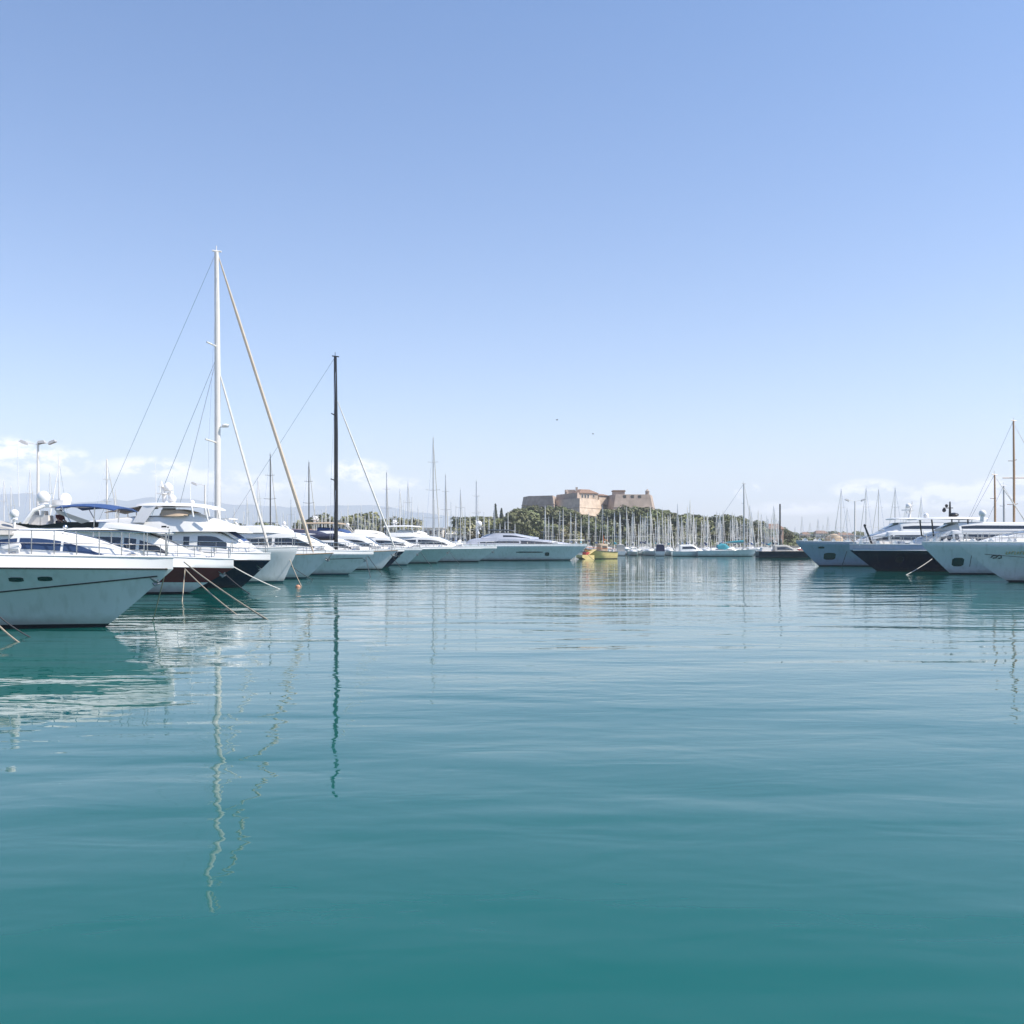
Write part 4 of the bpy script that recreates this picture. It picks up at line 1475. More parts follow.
for i, (nm, lab, sx, D, L, B, fb, fs_, tip, mats, kk, gm, rt_, cov) in enumerate(LEFT):
    rake = PX(tip, D) - PX(sx, D)
    hh = Hull(L, B, fb, fs_, rake, kw=.74, tk=kk, tumble=.06, N=22)
    loc, rz = place(PX(sx, D), D, L)
    rz = R((1.5, -2.5, 2, -1)[i])
    q = L / 17
    tt, hz_ = motor_yacht(nm, lab, loc, rz, hh, mats, k=kk, drop=.15,
        houses=[dict(name='deckhouse', st=[(3 * q, fs_ - .1, rt_ - .7, B * .4, B * .34), (9 * q, fs_ - .1, rt_ - .6, B * .4, B * .34), (11.5 * q, fs_ - .1, rt_ - .8, B * .37, B * .3), (13.4 * q, fs_ - .1, fs_ + .6, B * .3, B * .22), (14.8 * q, fs_, fs_ + .15, B * .18, B * .12)], r=.2,
                     win=[([(4.5 * q, .38, .82), (8 * q, .38, .84)], gm), ([(8.3 * q, .38, .84), (11.3 * q, .38, .78), (12.6 * q, .38, .6)], gm)], front=(11.6 * q, 14.0 * q, .92)),
                dict(name='flybridge', st=[(4 * q, rt_ - .65, rt_, B * .36, B * .33), (7.5 * q, rt_ - .6, rt_ + .05, B * .35, B * .3), (9.8 * q, rt_ - .7, rt_ - .5, B * .25, B * .2)], mat=M_WHITE)],
        rails=(.5, .98, .72, 8, .12, .03), anch=(hh.xb(fb) - .4, fb * .8, .55),
        ports=[(9.5 * q, 11.0 * q, .58 * fb, .72 * fb), (11.6 * q, 12.8 * q, .6 * fb, .72 * fb)])
    cv = House([(5.2 * q, rt_ + .02, rt_ + .45, B * .3, B * .26), (8 * q, rt_ + .02, rt_ + .3, B * .28, B * .2), (9.4 * q, rt_ - .4, rt_ - .1, B * .2, B * .12)], r=.1)
    cv.mesh().build('canvas_cover', cov, tt, 40)
    if i in (1, 3):
        ht = slab([(3.2 * q, rt_ + .95, B * .32, .14), (6.5 * q, rt_ + 1.0, B * .33, .16), (8.6 * q, rt_ + .9, B * .26, .1)])
        hto = ht.build('hard_top' if i == 3 else 'bimini', M_WHITE if i == 3 else M_CANT, tt, 40)
        posts(tt, 'hard_top_post', [((x_, sd * B * .28, rt_ - .2), (x_ - .2, sd * B * .28, rt_ + 1.0)) for sd in (1, -1) for x_ in (4.0 * q, 7.6 * q)], .06, M_WHITE if i == 3 else M_STEEL)
        radar_mast(tt, 4.6 * q, rt_ + 1.1, 1.0, dome_r=.22)
    else:
        ar = MB()
        for sd in (1, -1):
            ar.tube([(5.0 * q, sd * B * .33, rt_ - .3), (4.2 * q, sd * B * .3, rt_ + .8), (4.0 * q, sd * B * .24, rt_ + .95)], [.14, .1, .09], 8)
        ar.box((4.0 * q, 0, rt_ + .95), (.5, B * .5, .1))
        aro = ar.build('radar_arch', M_WHITE if i == 0 else M_CANG, tt)
        dome(MB(), (4.0 * q, .5, rt_ + 1.25), .24, .08).build('radar_dome', M_WHITE, aro)
        MB().tube([(4.0 * q, -.8, rt_ + 1.0), (3.7 * q, -.8, rt_ + 3.2)], [.03, .012], 5).build('whip_antenna', M_WHITE, aro)

# L11 the big sleek yacht at the end of the row
h11 = Hull(30, 6.8, 2.7, 2.7, 2.9, p=.95, kw=.76, tk=.88, tumble=.08)
loc, rz = place(PX(570, 172), 172, 30)
X11 = loc[0]


def lx11(px):
    return PX(px, 169.5) - X11


t11, hs11 = motor_yacht('motor_yacht', 'longest grey motor yacht of the left row with sloping roof and dark window band', loc, rz, h11, [M_BOOT, M_HULLG, M_HULLG], k=.9, drop=.15,
    houses=[dict(name='deckhouse', mat=M_LAV, st=[(lx11(466), 2.6, 2.9, 2.4, 2.0), (lx11(474), 2.6, 3.55, 2.6, 2.2), (lx11(505), 2.6, 3.75, 2.7, 2.4), (lx11(528), 2.6, 3.6, 2.6, 2.2), (lx11(548), 2.6, 3.3, 2.3, 1.8), (lx11(562), 2.6, 2.95, 1.7, 1.2), (lx11(572), 2.55, 2.7, 1.0, .6)], r=.2,
                 win=[([(lx11(521), .15, .8), (lx11(540), .15, .85), (lx11(567), .2, .7)], M_GLASS), ([(lx11(480), .3, .6), (lx11(500), .3, .64), (lx11(519), .3, .66)], M_GLASS)]),
            dict(name='upper_deck', mat=M_LAV, st=[(lx11(481), 3.7, 3.85, 2.1, 1.6), (lx11(489), 3.7, 4.35, 2.2, 1.8), (lx11(497), 3.7, 4.55, 2.3, 2.0), (lx11(512), 3.7, 4.5, 2.2, 1.8), (lx11(526), 3.6, 4.1, 1.9, 1.4), (lx11(539), 3.55, 3.75, 1.3, .8)], r=.2,
                 win=[([(lx11(503), .3, .75), (lx11(515), .3, .8), (lx11(530), .3, .6)], M_GLASS)], front=(lx11(513), lx11(535), .95))],
    slabs=[('sun_roof', [(lx11(488), 4.95, 1.9, .14), (lx11(506), 4.95, 1.9, .14), (lx11(515), 4.8, 1.6, .1)], M_BLACK)],
    rails=(.55, .985, .7, 12, .12, .03), anch=(31.2, 2.3, .6),
    ports=[(lx11(516), lx11(543), 1.28, 1.48), (lx11(545), lx11(549.5), .75, 1.35)])
posts(t11, 'roof_post', [((lx11(490), sd * 1.7, 4.5), (lx11(492), sd * 1.7, 5.0)) for sd in (1, -1)] + [((lx11(507), sd * 1.6, 4.5), (lx11(505), sd * 1.6, 5.0)) for sd in (1, -1)], .06, M_BLACK)
radar_mast(t11, lx11(478), 4.5, 2.2, dome_r=.5)


# ------------------------------------------------------------------ right row of yachts (bows to the left)
def rlx(px, D, Xs, L):
    return L - (PX(px, D) - Xs)


# R1
Xs = PX(819, 133); L = 28
hr1 = Hull(L, 6.8, 3.3, 2.9, 2.95, p=.95, kw=.74, tk=.9, tumble=.08)
loc, rz = place(Xs, 133, L, False)
f = lambda px: rlx(px, 130, Xs, L)
r1, hr1s = motor_yacht('motor_yacht', 'pale grey yacht with black anchor plate farthest along the right row', loc, rz, hr1, [M_BOOT, M_BLUEG, M_BLUEG], drop=.35,
    houses=[dict(name='deckhouse', st=[(3, 2.7, 4.5, 2.8, 2.5), (f(905), 2.7, 4.55, 2.8, 2.5), (f(888), 2.8, 4.3, 2.6, 2.2), (f(872), 2.9, 3.7, 2.0, 1.5), (f(864), 2.9, 3.1, 1.2, .8)], r=.2,
                 win=[([(6, .4, .8), (14, .4, .82)], M_GLASS), ([(14.3, .4, .82), (f(892), .45, .8), (f(876), .45, .7)], M_GLASS)], front=(f(887), f(869), .92)),
            dict(name='upper_deck', st=[(4, 4.5, 5.5, 2.4, 2.2), (f(915), 4.5, 5.6, 2.4, 2.1), (f(902), 4.5, 5.35, 2.2, 1.7), (f(890), 4.4, 4.7, 1.6, 1.1)], r=.2,
                 win=[([(8, .35, .8), (f(918), .35, .82), (f(903), .35, .7)], M_GLASS)], front=(f(903), f(892), .92))],
    slabs=[('sun_roof', [(7, 6.1, 2.1, .14), (f(912), 6.1, 2.1, .14), (f(899), 6.0, 1.6, .1)], M_WHITE)],
    rails=(.6, .985, .8, 10, .12, .03), anch=None,
    ports=[(hr1.xb(1.7) - 3.6, hr1.xb(1.7) - 2.2, .85, 1.75), (hr1.xb(2.6) - 3.0, hr1.xb(2.6) - 2.3, 2.3, 2.55)])
posts(r1, 'roof_post', [((9, sd * 1.9, 5.5), (9, sd * 1.9, 6.15)) for sd in (1, -1)], .08, M_WHITE)
radar_mast(r1, f(918), 6.2, 2.2, dome_r=.35)
tb_ = House([(f(849), 2.9, 3.7, .9, .7), (f(841), 2.9, 4.15, 1.1, .8), (f(833), 2.95, 3.6, .8, .5)], r=.25)
tb_.mesh().build('covered_tender', M_CANT, r1, 50)

# R2 navy
Xs = PX(877, 112); L = 28
hr2 = Hull(L, 6.6, 2.95, 2.9, 3.0, p=.95, n1=2.4, kw=.72, tk=.78, tumble=.06)
loc, rz = place(Xs, 112, L, False)
f = lambda px: rlx(px, 109, Xs, L)
r2, hr2s = motor_yacht('motor_yacht', 'navy hulled yacht with pale lavender upper band and black radar mast', loc, rz, hr2, [M_BOOT, M_NAVY, M_BLUEG], k=.77, drop=.3,
    houses=[dict(name='deckhouse', st=[(3, 2.7, 4.4, 2.7, 2.4), (f(975), 2.7, 4.45, 2.7, 2.4), (f(953), 2.75, 4.4, 2.5, 2.1), (f(938), 2.8, 3.9, 2.1, 1.6), (f(922), 2.8, 3.1, 1.2, .8)], r=.2,
                 win=[([(5, .4, .85), (12, .4, .86)], M_GLASS), ([(12.3, .4, .86), (f(958), .4, .84), (f(944), .4, .75)], M_GLASS)], front=(f(952), f(929), .92)),
            dict(name='upper_deck', st=[(4, 4.4, 5.2, 2.4, 2.2), (f(978), 4.4, 5.3, 2.4, 2.1), (f(962), 4.4, 5.1, 2.1, 1.7), (f(950), 4.4, 4.6, 1.6, 1.0)], r=.2,
                 win=[([(6, .3, .8), (f(980), .3, .82), (f(965), .3, .7)], M_GLASS)], front=(f(962), f(952), .92))],
    slabs=[('hard_top', [(f(990), 5.6, 2.1, .2), (f(960), 5.68, 2.2, .2), (f(936), 5.62, 2.0, .18), (f(923), 5.55, 1.4, .1)], M_WHITE)],
    rails=(.6, .985, .8, 10, .12, .028), anch=None, stripe=None,
    ports=[(hr2.xb(1.3) - 4.2, hr2.xb(1.3) - 3.4, .95, 1.6)])
posts(r2, 'hard_top_post', [((f(939), sd * 1.6, 3.8), (f(937), sd * 1.6, 5.66)) for sd in (1, -1)] + [((f(972), sd * 2.0, 5.1), (f(972), sd * 2.0, 5.66)) for sd in (1, -1)], .08, M_BLACK)
bm = MB()
bm.tube([(f(962), 0, 5.8), (f(962), 0, 7.6)], [.16, .08], 8)
bm.box((f(960), 0, 6.9), (.9, .5, .08)).ell((f(956), 0, 6.65), (.22, .22, .22), 8, 6).ell((f(958.5), 0, 7.15), (.18, .18, .18), 8, 6)
bm.ell((f(966), 0, 6.15), (.55, .5, .25), 10, 6)
bm.build('radar_mast', M_BLACK, r2)
dome(MB(), (f(936), .4, 6.05), .26, .1).build('antenna_dome', M_WHITE, r2)
MB().tube([(f(884), -.6, 2.9), (f(876.5), -.6, 4.9)], [.12, .1], 6).ell((f(876.5), -.6, 5.0), (.16, .16, .16), 8, 6).build('boarding_crane', M_BLACK, r2)
lounge = MB()
for k_, px_ in enumerate((888, 895, 903, 911)):
    lounge.box((f(px_), 0, 3.0), (.6, 1.6, .5), taper=.8)
lounge.build('sun_pad', M_CUSH, r2)

# R3 white
Xs = PX(951, 101.5); L = 28
hr3 = Hull(L, 6.6, 3.22, 3.1, 2.9, p=.95, kw=.72, tk=.9, tumble=.08)
loc, rz = place(Xs, 101.5, L, False)
f = lambda px: rlx(px, 98.5, Xs, L)
r3, hr3s = motor_yacht('motor_yacht', 'white yacht with square black anchor recess between the navy yacht and nearest right yacht', loc, rz, hr3, [M_BOOT, M_HULLG, M_HULLG], drop=.3,
    houses=[dict(name='deckhouse', st=[(3, 2.9, 4.7, 2.7, 2.4), (15, 2.9, 4.75, 2.7, 2.4), (19, 2.95, 4.5, 2.5, 2.1), (22.5, 3.0, 3.9, 2.0, 1.5), (25.2, 3.0, 3.2, 1.2, .8)], r=.2,
                 win=[([(5, .4, .85), (12, .4, .86)], M_GLASS), ([(12.3, .4, .86), (18, .42, .82), (21, .45, .75)], M_GLASS)], front=(19, 23, .92)),
            dict(name='upper_deck', st=[(4, 4.7, 5.6, 2.4, 2.2), (12, 4.7, 5.7, 2.4, 2.1), (16, 4.7, 5.4, 2.1, 1.6), (18.6, 4.6, 4.9, 1.4, .9)], r=.2,
                 win=[([(6, .3, .8), (12, .3, .82), (15.5, .3, .7)], M_GLASS)], front=(16, 18.2, .92))],
    rails=(.6, .985, .8, 10, .12, .026), anch=None,
    ports=[(hr3.xb(1.25) - 2.3, hr3.xb(1.25) - 1.25, .8, 1.65)])
radar_mast(r3, 12, 5.75, 2.0, dome_r=.35)
dome(MB(), (f(994), .6, 6.0), .35, .6).build('antenna_dome', M_WHITE, r3)
MB().box((f(966), 0, 3.15), (.9, 1.4, .4), taper=.8).box((f(975), 0, 3.2), (1.0, 1.8, .45), taper=.85).build('sun_pad', M_CUSH, r3)

# R4 nearest right
Xs = PX(1010, 83); L = 26
hr4 = Hull(L, 6.4, 3.25, 3.1, 4.0, p=.8, n0=1.45, kw=.70, tk=.9, tumble=.08)
loc, rz = place(Xs, 83, L, False)
f = lambda px: rlx(px, 81, Xs, L)
r4, hr4s = motor_yacht('motor_yacht', 'nearest white yacht of the right row, its sharp bow cut by the frame', loc, rz, hr4, [M_BOOT, M_HULLG, M_WHITE], k=.96, drop=.3,
    houses=[dict(name='deckhouse', st=[(3, 2.9, 4.6, 2.6, 2.3), (15, 2.9, 4.6, 2.6, 2.2), (19, 2.95, 4.0, 2.2, 1.6), (22, 3.0, 3.3, 1.3, .9)], r=.2,
                 win=[([(5, .4, .85), (14, .4, .86), (18.5, .42, .8)], M_GLASS)], front=(15.5, 20, .92))],
    rails=(.6, .985, .75, 10, .12, .024), anch=None, stripe=(lambda u: 1.0 + 1.35 * clamp((u - .5) / .5), .55, .965, .022))
for sd in (1, -1):
    hr2.stripe(lambda u: hr2.zs(u) * .775, .05, .99, .05, (sd,)).build('knuckle_highlight', M_WHITE, r2)  # white strip standing in for the highlight along the hull knuckle


def on4(x, z, off=.04):
    return (x, hr4.y(x, z) + off, z)


em = MB()
em.tube([on4(27.75, 1.98), on4(27.6, 2.16), on4(27.4, 2.16), on4(27.35, 1.98), on4(27.6, 1.93)], .045, 6)
em.tube([on4(27.35, 2.05), on4(27.2, 2.18), on4(27.02, 2.12), on4(27.0, 1.95), on4(27.2, 1.92)], .045, 6)
em.build('hull_emblem', M_RUBBER, r4)
M_GOLD = pm('gilt_lettering', (.62, .47, .22), .35, .1, 5, metal=.5)
nm_ = MB()
for k_ in range(7):
    x_ = 26.75 - k_ * .2
    nm_.tube([on4(x_, 2.26), on4(x_ - .03, 2.48)], .028, 5)
    nm_.tube([on4(x_ - .03, 2.26 + .11 * (k_ % 3)), on4(x_ - .13, 2.28 + .1 * (k_ % 3))], .026, 5)
nm_.build('name_lettering', M_GOLD, r4)
for rb_, hb_ in ((r1, hr1), (r2, hr2), (r3, hr3)):
    for k_ in range(6):
        u_ = lerp(.70, .965, k_ / 5)
        for sd in (1, -1):
            z_ = hb_.zs(u_)
            MB().box((u_ * hb_.xb(z_), sd * (hb_.hb(u_, z_) - .1), z_ + .12), (.5, .14, .36), ry=.5, taper=.7).build('fairlead', M_WHITE, rb_)

# ------------------------------------------------------------------ sailboats in the basins
LO = []
for i, (L, B, mh, hm_, cov) in enumerate(((9.5, 3.0, 11.0, M_HULLW, M_CANB), (10.0, 3.1, 11.6, M_HULLW, M_CANW), (8.6, 2.8, 10.0, M_HULLW, M_CANN), (11.0, 3.3, 12.8, M_HULLG, M_CANW), (9.4, 3.0, 10.8, M_NAVY, M_CANB), (8.2, 2.7, 9.6, M_HULLW, M_CANTEAL))):
    LO.append((L, B, mh, hm_, cov))
LABS = ['white sailboat with blue sail cover in the crowded berths below the fort hill', 'white sailboat with off white sail cover in the crowded berths below the fort hill',
        'small white sailboat with navy sail cover in the crowded berths below the fort hill', 'larger pale grey sailboat in the crowded berths below the fort hill',
        'navy hulled sailboat in the crowded berths below the fort hill', 'small white sailboat with teal sail cover in the crowded berths below the fort hill']
MG = 'sailboats berthed below the fort hill'
base = []
for i, (L, B, mh, hm_, cov) in enumerate(LO):
    t, _ = sailboat('sailboat', LABS[i], (0, 0, 0), 0, L, B, 1.15, .95, .9, L * .56, mh, hullm=hm_, mastm=M_ALUG if i == 3 else M_ALU, mr=.092, cover=cov, fr=.06, group=MG, spread=2, N=10, furl=M_CANW)
    base.append(t)
bused = [False] * 6
rm_ = random.Random(21)


def berth(k, x, y, rz, s_=1.0, label=None, group=None):
    # the empty sits at the transom; centre the boat on (x, y)
    L = LO[k][0] * s_
    loc = (x - math.cos(rz) * L / 2, y - math.sin(rz) * L / 2, 0)
    if not bused[k] and label is None:
        bused[k] = True
        base[k].location, base[k].rotation_euler, base[k].scale = loc, (0, 0, rz), (s_,) * 3
        return base[k]
    return copy_tree(base[k], loc, rz, label, group, (s_, s_, s_ * rm_.uniform(.9, 1.12)))


for row, (yy, pitch) in enumerate(((226, 3.15), (239, 3.15), (252, 3.2), (265, 3.2), (278, 3.25), (291, 3.25), (304, 3.3))):
    x = PX(616 + row * 3, yy)
    while x < PX(782, yy):
        dx = rm_.uniform(-.4, .4)
        pxx = 512 + (x + dx) / yy * F
        if row == 0 and (690 < pxx < 772):
            x += pitch
            continue
        berth(rm_.choice((0, 1, 1, 2, 2, 3, 5, 4, 0)), x + dx, yy + rm_.uniform(-.3, .3), R(rm_.choice((-90, 90)) + rm_.uniform(-5, 5)), rm_.uniform(.8, .98))
        x += pitch * rm_.uniform(.95, 1.3)
for k in range(6):
    if not bused[k]:
        berth(k, PX(640 + 20 * k, 312), 312, R(90))
for px, yy, k in ((545, 300, 1), (549, 306, 0), (553, 296, 2), (560, 304, 3), (563, 300, 1), (571, 296, 0), (576, 304, 1), (581, 298, 5), (589, 300, 2), (596, 305, 0), (603, 296, 3), (608, 300, 1)):
    berth(k, PX(px, yy), yy, R(90 + rm_.uniform(-8, 8)), rm_.uniform(.9, 1.1))

# jetty of the berths
for yy in (231.9, 257.9, 283.9):
    jt = MB().box(((PX(612, yy) + PX(786, yy)) / 2, yy + .6, .38), (PX(786, yy) - PX(612, yy), 1.3, .25)).box(((PX(612, yy) + PX(786, yy)) / 2, yy + .6, .0), (PX(786, yy) - PX(612, yy) - .6, .8, .5))
    struct(jt.build('pontoon', M_CONC, ang=0))

# the basin behind the left yachts: masts placed where the photo shows them (column, top row, distance)
LG = 'sailboats in the basin behind the left yachts'
left_masts = [(4, 481, 205, 0), (11, 487, 215, 1), (30, 470, 206, 1), (50, 472, 240, 2), (54.5, 462, 207, 1), (103, 459, 208, 3), (115.5, 490, 216, 0), (247, 497, 230, 1), (258, 478, 225, 1), (268, 454, 210, 4), (276, 505, 260, 2), (283, 512, 270, 0), (291, 500, 250, 3),
              (300, 508, 265, 1), (307, 462, 212, 1), (314.5, 504, 262, 5), (322, 510, 290, 2), (341, 511, 286, 1), (348, 505, 258, 0), (354, 514, 270, 3), (361, 506, 262, 5), (369, 513, 292, 1), (385.5, 472, 214, 1), (400, 489, 224, 1), (404, 500, 262, 2), (408, 483, 232, 3), (412, 497, 270, 0),
              (418, 505, 288, 1), (432.5, 437, 205, 1), (434.5, 500, 266, 0), (445, 475, 216, 1), (451, 502, 266, 2), (456, 506, 280, 0), (460.5, 490, 226, 3), (476, 481, 215, 1), (478, 496, 250, 0), (494.5, 506, 268, 3), (500, 524, 300, 2), (508, 511, 262, 1), (505, 522, 300, 0), (515, 524, 300, 1),
              (238, 517, 282, 0), (244, 512, 300, 2), (253, 515, 290, 1), (262, 511, 272, 5), (271, 516, 302, 2), (287, 515, 300, 5), (295, 511, 284, 0), (318, 512, 300, 2), (326, 506, 276, 1), (345, 515, 304, 0), (358, 510, 280, 1), (365, 516, 300, 2), (373, 508, 270, 5), (381, 514, 302, 0), (389, 506, 282, 1), (396, 510, 300, 5), (423, 511, 302, 2), (439, 507, 284, 1), (448, 512, 300, 0), (465, 508, 290, 2), (470, 514, 304, 5), (484, 512, 298, 1), (489, 518, 306, 0), (234, 508, 270, 0), (226, 515, 290, 2), (330, 515, 300, 1), (376, 516, 300, 2), (393, 512, 290, 0)]
SPECIAL = {432.5: 'sailboat with the tallest slim grey mast left of the fort hill', 103: 'sailboat with a thick white mast behind the blue awning', 268: 'navy sailboat with tall dark mast left of the tan furled headsail',
           307: 'sailboat with tall thin mast just left of the black carbon mast', 385.5: 'sailboat with bare grey mast right of the black carbon mast', 445: 'sailboat with grey mast next right of the tallest slim grey mast',
           476: 'sailboat with thin mast in front of the left slope of the hill', 54.5: 'sailboat with white mast beside the left twin headed lamp post'}
for px, ty, D, k in left_masts:
    L, B, mh = LO[k][0], LO[k][1], LO[k][2]
    want = PZ(ty, D)
    x = PX(px, D)
    s_ = rm_.uniform(.9, 1.1)
    rz = R(rm_.choice((88, 92, 84, -88, 96)))
    mx = L * .56 * s_
    loc = (x - math.cos(rz) * mx, D - math.sin(rz) * mx, 0)
    if x < -60 and D < 196:
        loc = (loc[0], 210, 0)
    if px in SPECIAL:
        cov = LO[k][4]
        LL = max(L, want * .72)
        loc = (x - math.cos(rz) * LL * .56, D + 2 - math.sin(rz) * LL * .56 , 0)
        sailboat('sailboat', SPECIAL[px], loc, rz, LL, LL * .3, 1.5, 1.2, 1.1, LL * .56, want, hullm=LO[k][3], mastm=M_BLACK if px in (268, 307) else (M_ALU if px in (103, 54.5) else M_ALUG), mr=.2 if px == 103 else .13, cover=cov, fr=.1, spread=3, N=12)
    else:
        o = copy_tree(base[k], loc, rz, 'moored sailboat with bare mast in the basin behind the left yachts', LG, (s_, s_, want / mh))

# far right masts
RG = 'sailboats behind the right yachts'
for px, ty, D, k in ((802, 517, 420, 1), (810, 523, 450, 0), (818, 519, 430, 3), (828, 517, 400, 1), (823, 525, 470, 2), (841, 490, 215, 1), (847, 509, 300, 0), (866, 489, 205, 4), (878.5, 490, 208, 1), (895, 489, 215, 3), (836, 521, 420, 1), (906, 505, 260, 0), (921, 498, 230, 2), (795, 527, 480, 0)):
    L, mh = LO[k][0], LO[k][2]
    rz = R(rm_.uniform(80, 100))
    x = PX(px, D)
    copy_tree(base[k], (x - math.cos(rz) * L * .56, D - math.sin(rz) * L * .56, 0), rz, 'sailboat with thin mast moored beyond the right row of yachts', RG, (1, 1, PZ(ty, D) / mh))
for nm, lab, px, ty, D, m_, L in (('ketch', 'wooden ketch with tall varnished mast at the right frame edge behind the yachts', 1014, 421, 152, M_WOOD, 19), ('classic_sailboat', 'classic sailboat with shorter varnished mast left of the tall ketch mast', 995, 475, 141.5, M_WOOD, 13), ('sailboat', 'sailboat with thin grey mast between the two varnished masts', 1004, 486, 146.5, M_ALUG, 10)):
    kt, _ = sailboat(nm, lab, (PX(px, D) - L * .5 if px == 1014 else PX(px, D) - L * .5, D, 0), 0, L, L * .23 if px != 1004 else 2.6, 1.5, 1.2, 1.0, L * .5, PZ(ty, D), hullm=M_NAVY if px == 995 else M_HULLW, mastm=m_, mr=.17 if px == 1014 else .14, cover=M_CANT, fr=.07, spread=2)
    if px == 1014:
        MB().tube([(L * .5 - 1.7, 0, PZ(478, D)), (L * .5 + 1.7, 0, PZ(478, D))], .07, 6).build('crosstree', M_WOOD, kt)

# white sailboat and dark day cruiser at the right end of the berths
t, _ = sailboat('sailboat', 'long white sailboat with teal cockpit cover at the right end of the berths', (PX(697, 213), 213, 0), 0, 11.5, 3.5, 1.5, 1.2, 1.1, PX(745, 213) - PX(697, 213) - .2, PZ(484, 213), hullm=M_HULLW, mr=.17, mastm=M_ALUG, cover=M_CANTEAL, fr=.08, spread=2)
spr = House([(4.2, 1.3, 2.3, 1.0, .9), (5.6, 1.3, 2.6, 1.0, .9), (6.6, 1.35, 1.9, .8, .6)], r=.3)
spr.mesh().build('spray_hood', M_CANTEAL, t, 50)
hd = Hull(10.2, 3.4, 1.35, 1.2, 1.1, kw=.8, N=20)
td, _ = motor_yacht('day_cruiser', 'low black day cruiser with a dark pole at the right end of the berths', (PX(757, 196), 196, 0), 0, hd, [M_BOOT, M_NAVY, M_NAVY], drop=.1, gun=M_BLACK,
    houses=[dict(name='cabin', st=[(3.2, 1.1, 2.3, 1.2, 1.0), (5.2, 1.1, 2.4, 1.2, 1.0), (6.8, 1.1, 1.8, 1.0, .7), (8.2, 1.15, 1.3, .6, .4)], mat=M_CANG, win=[([(3.6, .4, .85), (5.2, .4, .85), (6.6, .45, .8)], M_GLASS)])],
    rails=(.45, .98, .55, 8, .1, .025), cat='day cruiser')
MB().tube([(PX(780, 196) - PX(757, 196), 0, 1.2), (PX(780, 196) - PX(757, 196), 0, PZ(504, 196))], [.17, .15], 8).build('pole', M_BLACK, td)
MB().box((8.3, 0, 1.65), (1.0, .9, .4), taper=.8).build('deck_cushion', M_RED, td)
MB().box((1.6, 0, 1.6), (1.8, 2.2, .7), taper=.85).build('aft_sofa', M_CUSH, td)

# yellow workboat
wy = thing('workboat', 'small yellow workboat with tan wheelhouse off the bow of the longest grey yacht', 'workboat', (PX(614, 187), 187, 0), PI + R(32))
hw = Hull(5.6, 2.6, 1.75, 1.25, 1.1, kw=.85, n1=3, N=16)
hw.mesh([(-.5, 0, 0), (.1, 0, 1), (0, .5, 1), (0, .82, 2), (0, 1, 2)]).build('hull', [M_BOOT, M_YEL, M_YEL], wy, 40)
hw.deck(.25, .03).build('deck', M_CANT, wy, 40)
hw.gunwale(.07).build('gunwale', M_RUBBER, wy)
wh = House([(2.0, 1.0, 2.6, .8, .75), (3.0, 1.0, 2.7, .8, .75), (3.5, 1.0, 2.55, .75, .6)], r=.1)
who = wh.mesh().build('wheelhouse', M_CANT, wy, 40)
for sd in (1, -1):
    wh.window([(2.2, .5, .85), (3.2, .5, .85)], sides=(sd,)).build('window', M_GLASS, who)
MB().tube([(2.4, 0, 2.6), (2.4, 0, 4.2)], .06, 6).tube([(2.4, 0, 3.6), (1.4, 0, 3.2)], .05, 6).build('mast', M_ORANGE, wy)
hw.rails(.1, .9, .5, 5, .1, .03, False).build('railing', M_ORANGE, wy)
wb = thing('work_barge', 'flat yellow barge with raised ramp beside the small yellow workboat', 'barge', (PX(591, 183), 183, 0), PI + R(32))
bb = MB()
bb.loft([[(0, -1.0, -.3), (0, 1.0, -.3), (0, 1.0, .7), (0, -1.0, .7)], [(1.2, -1.0, -.3), (1.2, 1.0, -.3), (1.2, 1.0, .75), (1.2, -1.0, .75)], [(2.6, -.95, .3), (2.6, .95, .3), (2.6, .95, .75), (2.6, -.95, .75)]])
bb.build('hull', M_YEL, wb, 20)
MB().box((-.35 + .6, 0, 1.25), (1.9, 1.7, .1), ry=R(28)).build('ramp', M_YEL, wb)
MB().box((1.1, 0, 1.0), (.8, 1.2, .5), taper=.9).build('engine_box', M_RED, wb)


# small motor boats along the front of the berths
def runabout(label, x, y, rz, L, hm_, cov, loc_cat='motorboat'):
    t = thing('motorboat', label, loc_cat, (x, y, 0), rz)
    hl = Hull(L, L * .32, 1.2, 1.0, 1.0, kw=.8, N=14)
    hl.mesh([(-.4, 0, 0), (.1, 0, 1), (0, .5, 1), (0, 1, 1)]).build('hull', [M_BOOT, hm_], t, 40)
    hl.deck(.1, .03).build('deck', M_DECK, t, 40)
    hh = House([(L * .2, .95, 2.3, L * .13, L * .11), (L * .5, .95, 2.4, L * .13, L * .1), (L * .66, 1.0, 1.7, L * .1, L * .07), (L * .8, 1.05, 1.25, L * .06, L * .04)], r=.12)
    o = hh.mesh().build('cabin', cov, t, 40)
    for sd in (1, -1):
        hh.window([(L * .25, .45, .85), (L * .48, .45, .85), (L * .62, .5, .8)], sides=(sd,)).build('window', M_GLASS, o)
    return t


for lab, px, D, rz, L, m_, cv in (('white cabin motorboat with purple grey cover, leftmost along the front of the berths', 621, 219, 85, 7, M_HULLW, M_CANG), ('white motorboat with navy cover in the front line of the berths', 660, 216, 80, 7.5, M_HULLW, M_CANN),
                                  ('pale grey motorboat lying side on before the long white sailboat', 672, 214, 2, 8, M_HULLG, M_WHITE), ('small white motorboat on the open water left of the far shore', 806, 500, 0, 7, M_HULLW, M_WHITE),
                                  ('small white motorboat with blue cabin top beside the far shore', 812, 470, 180, 6, M_HULLW, M_CANB)):
    runabout(lab, PX(px, D), D, R(rz), L, m_, cv)


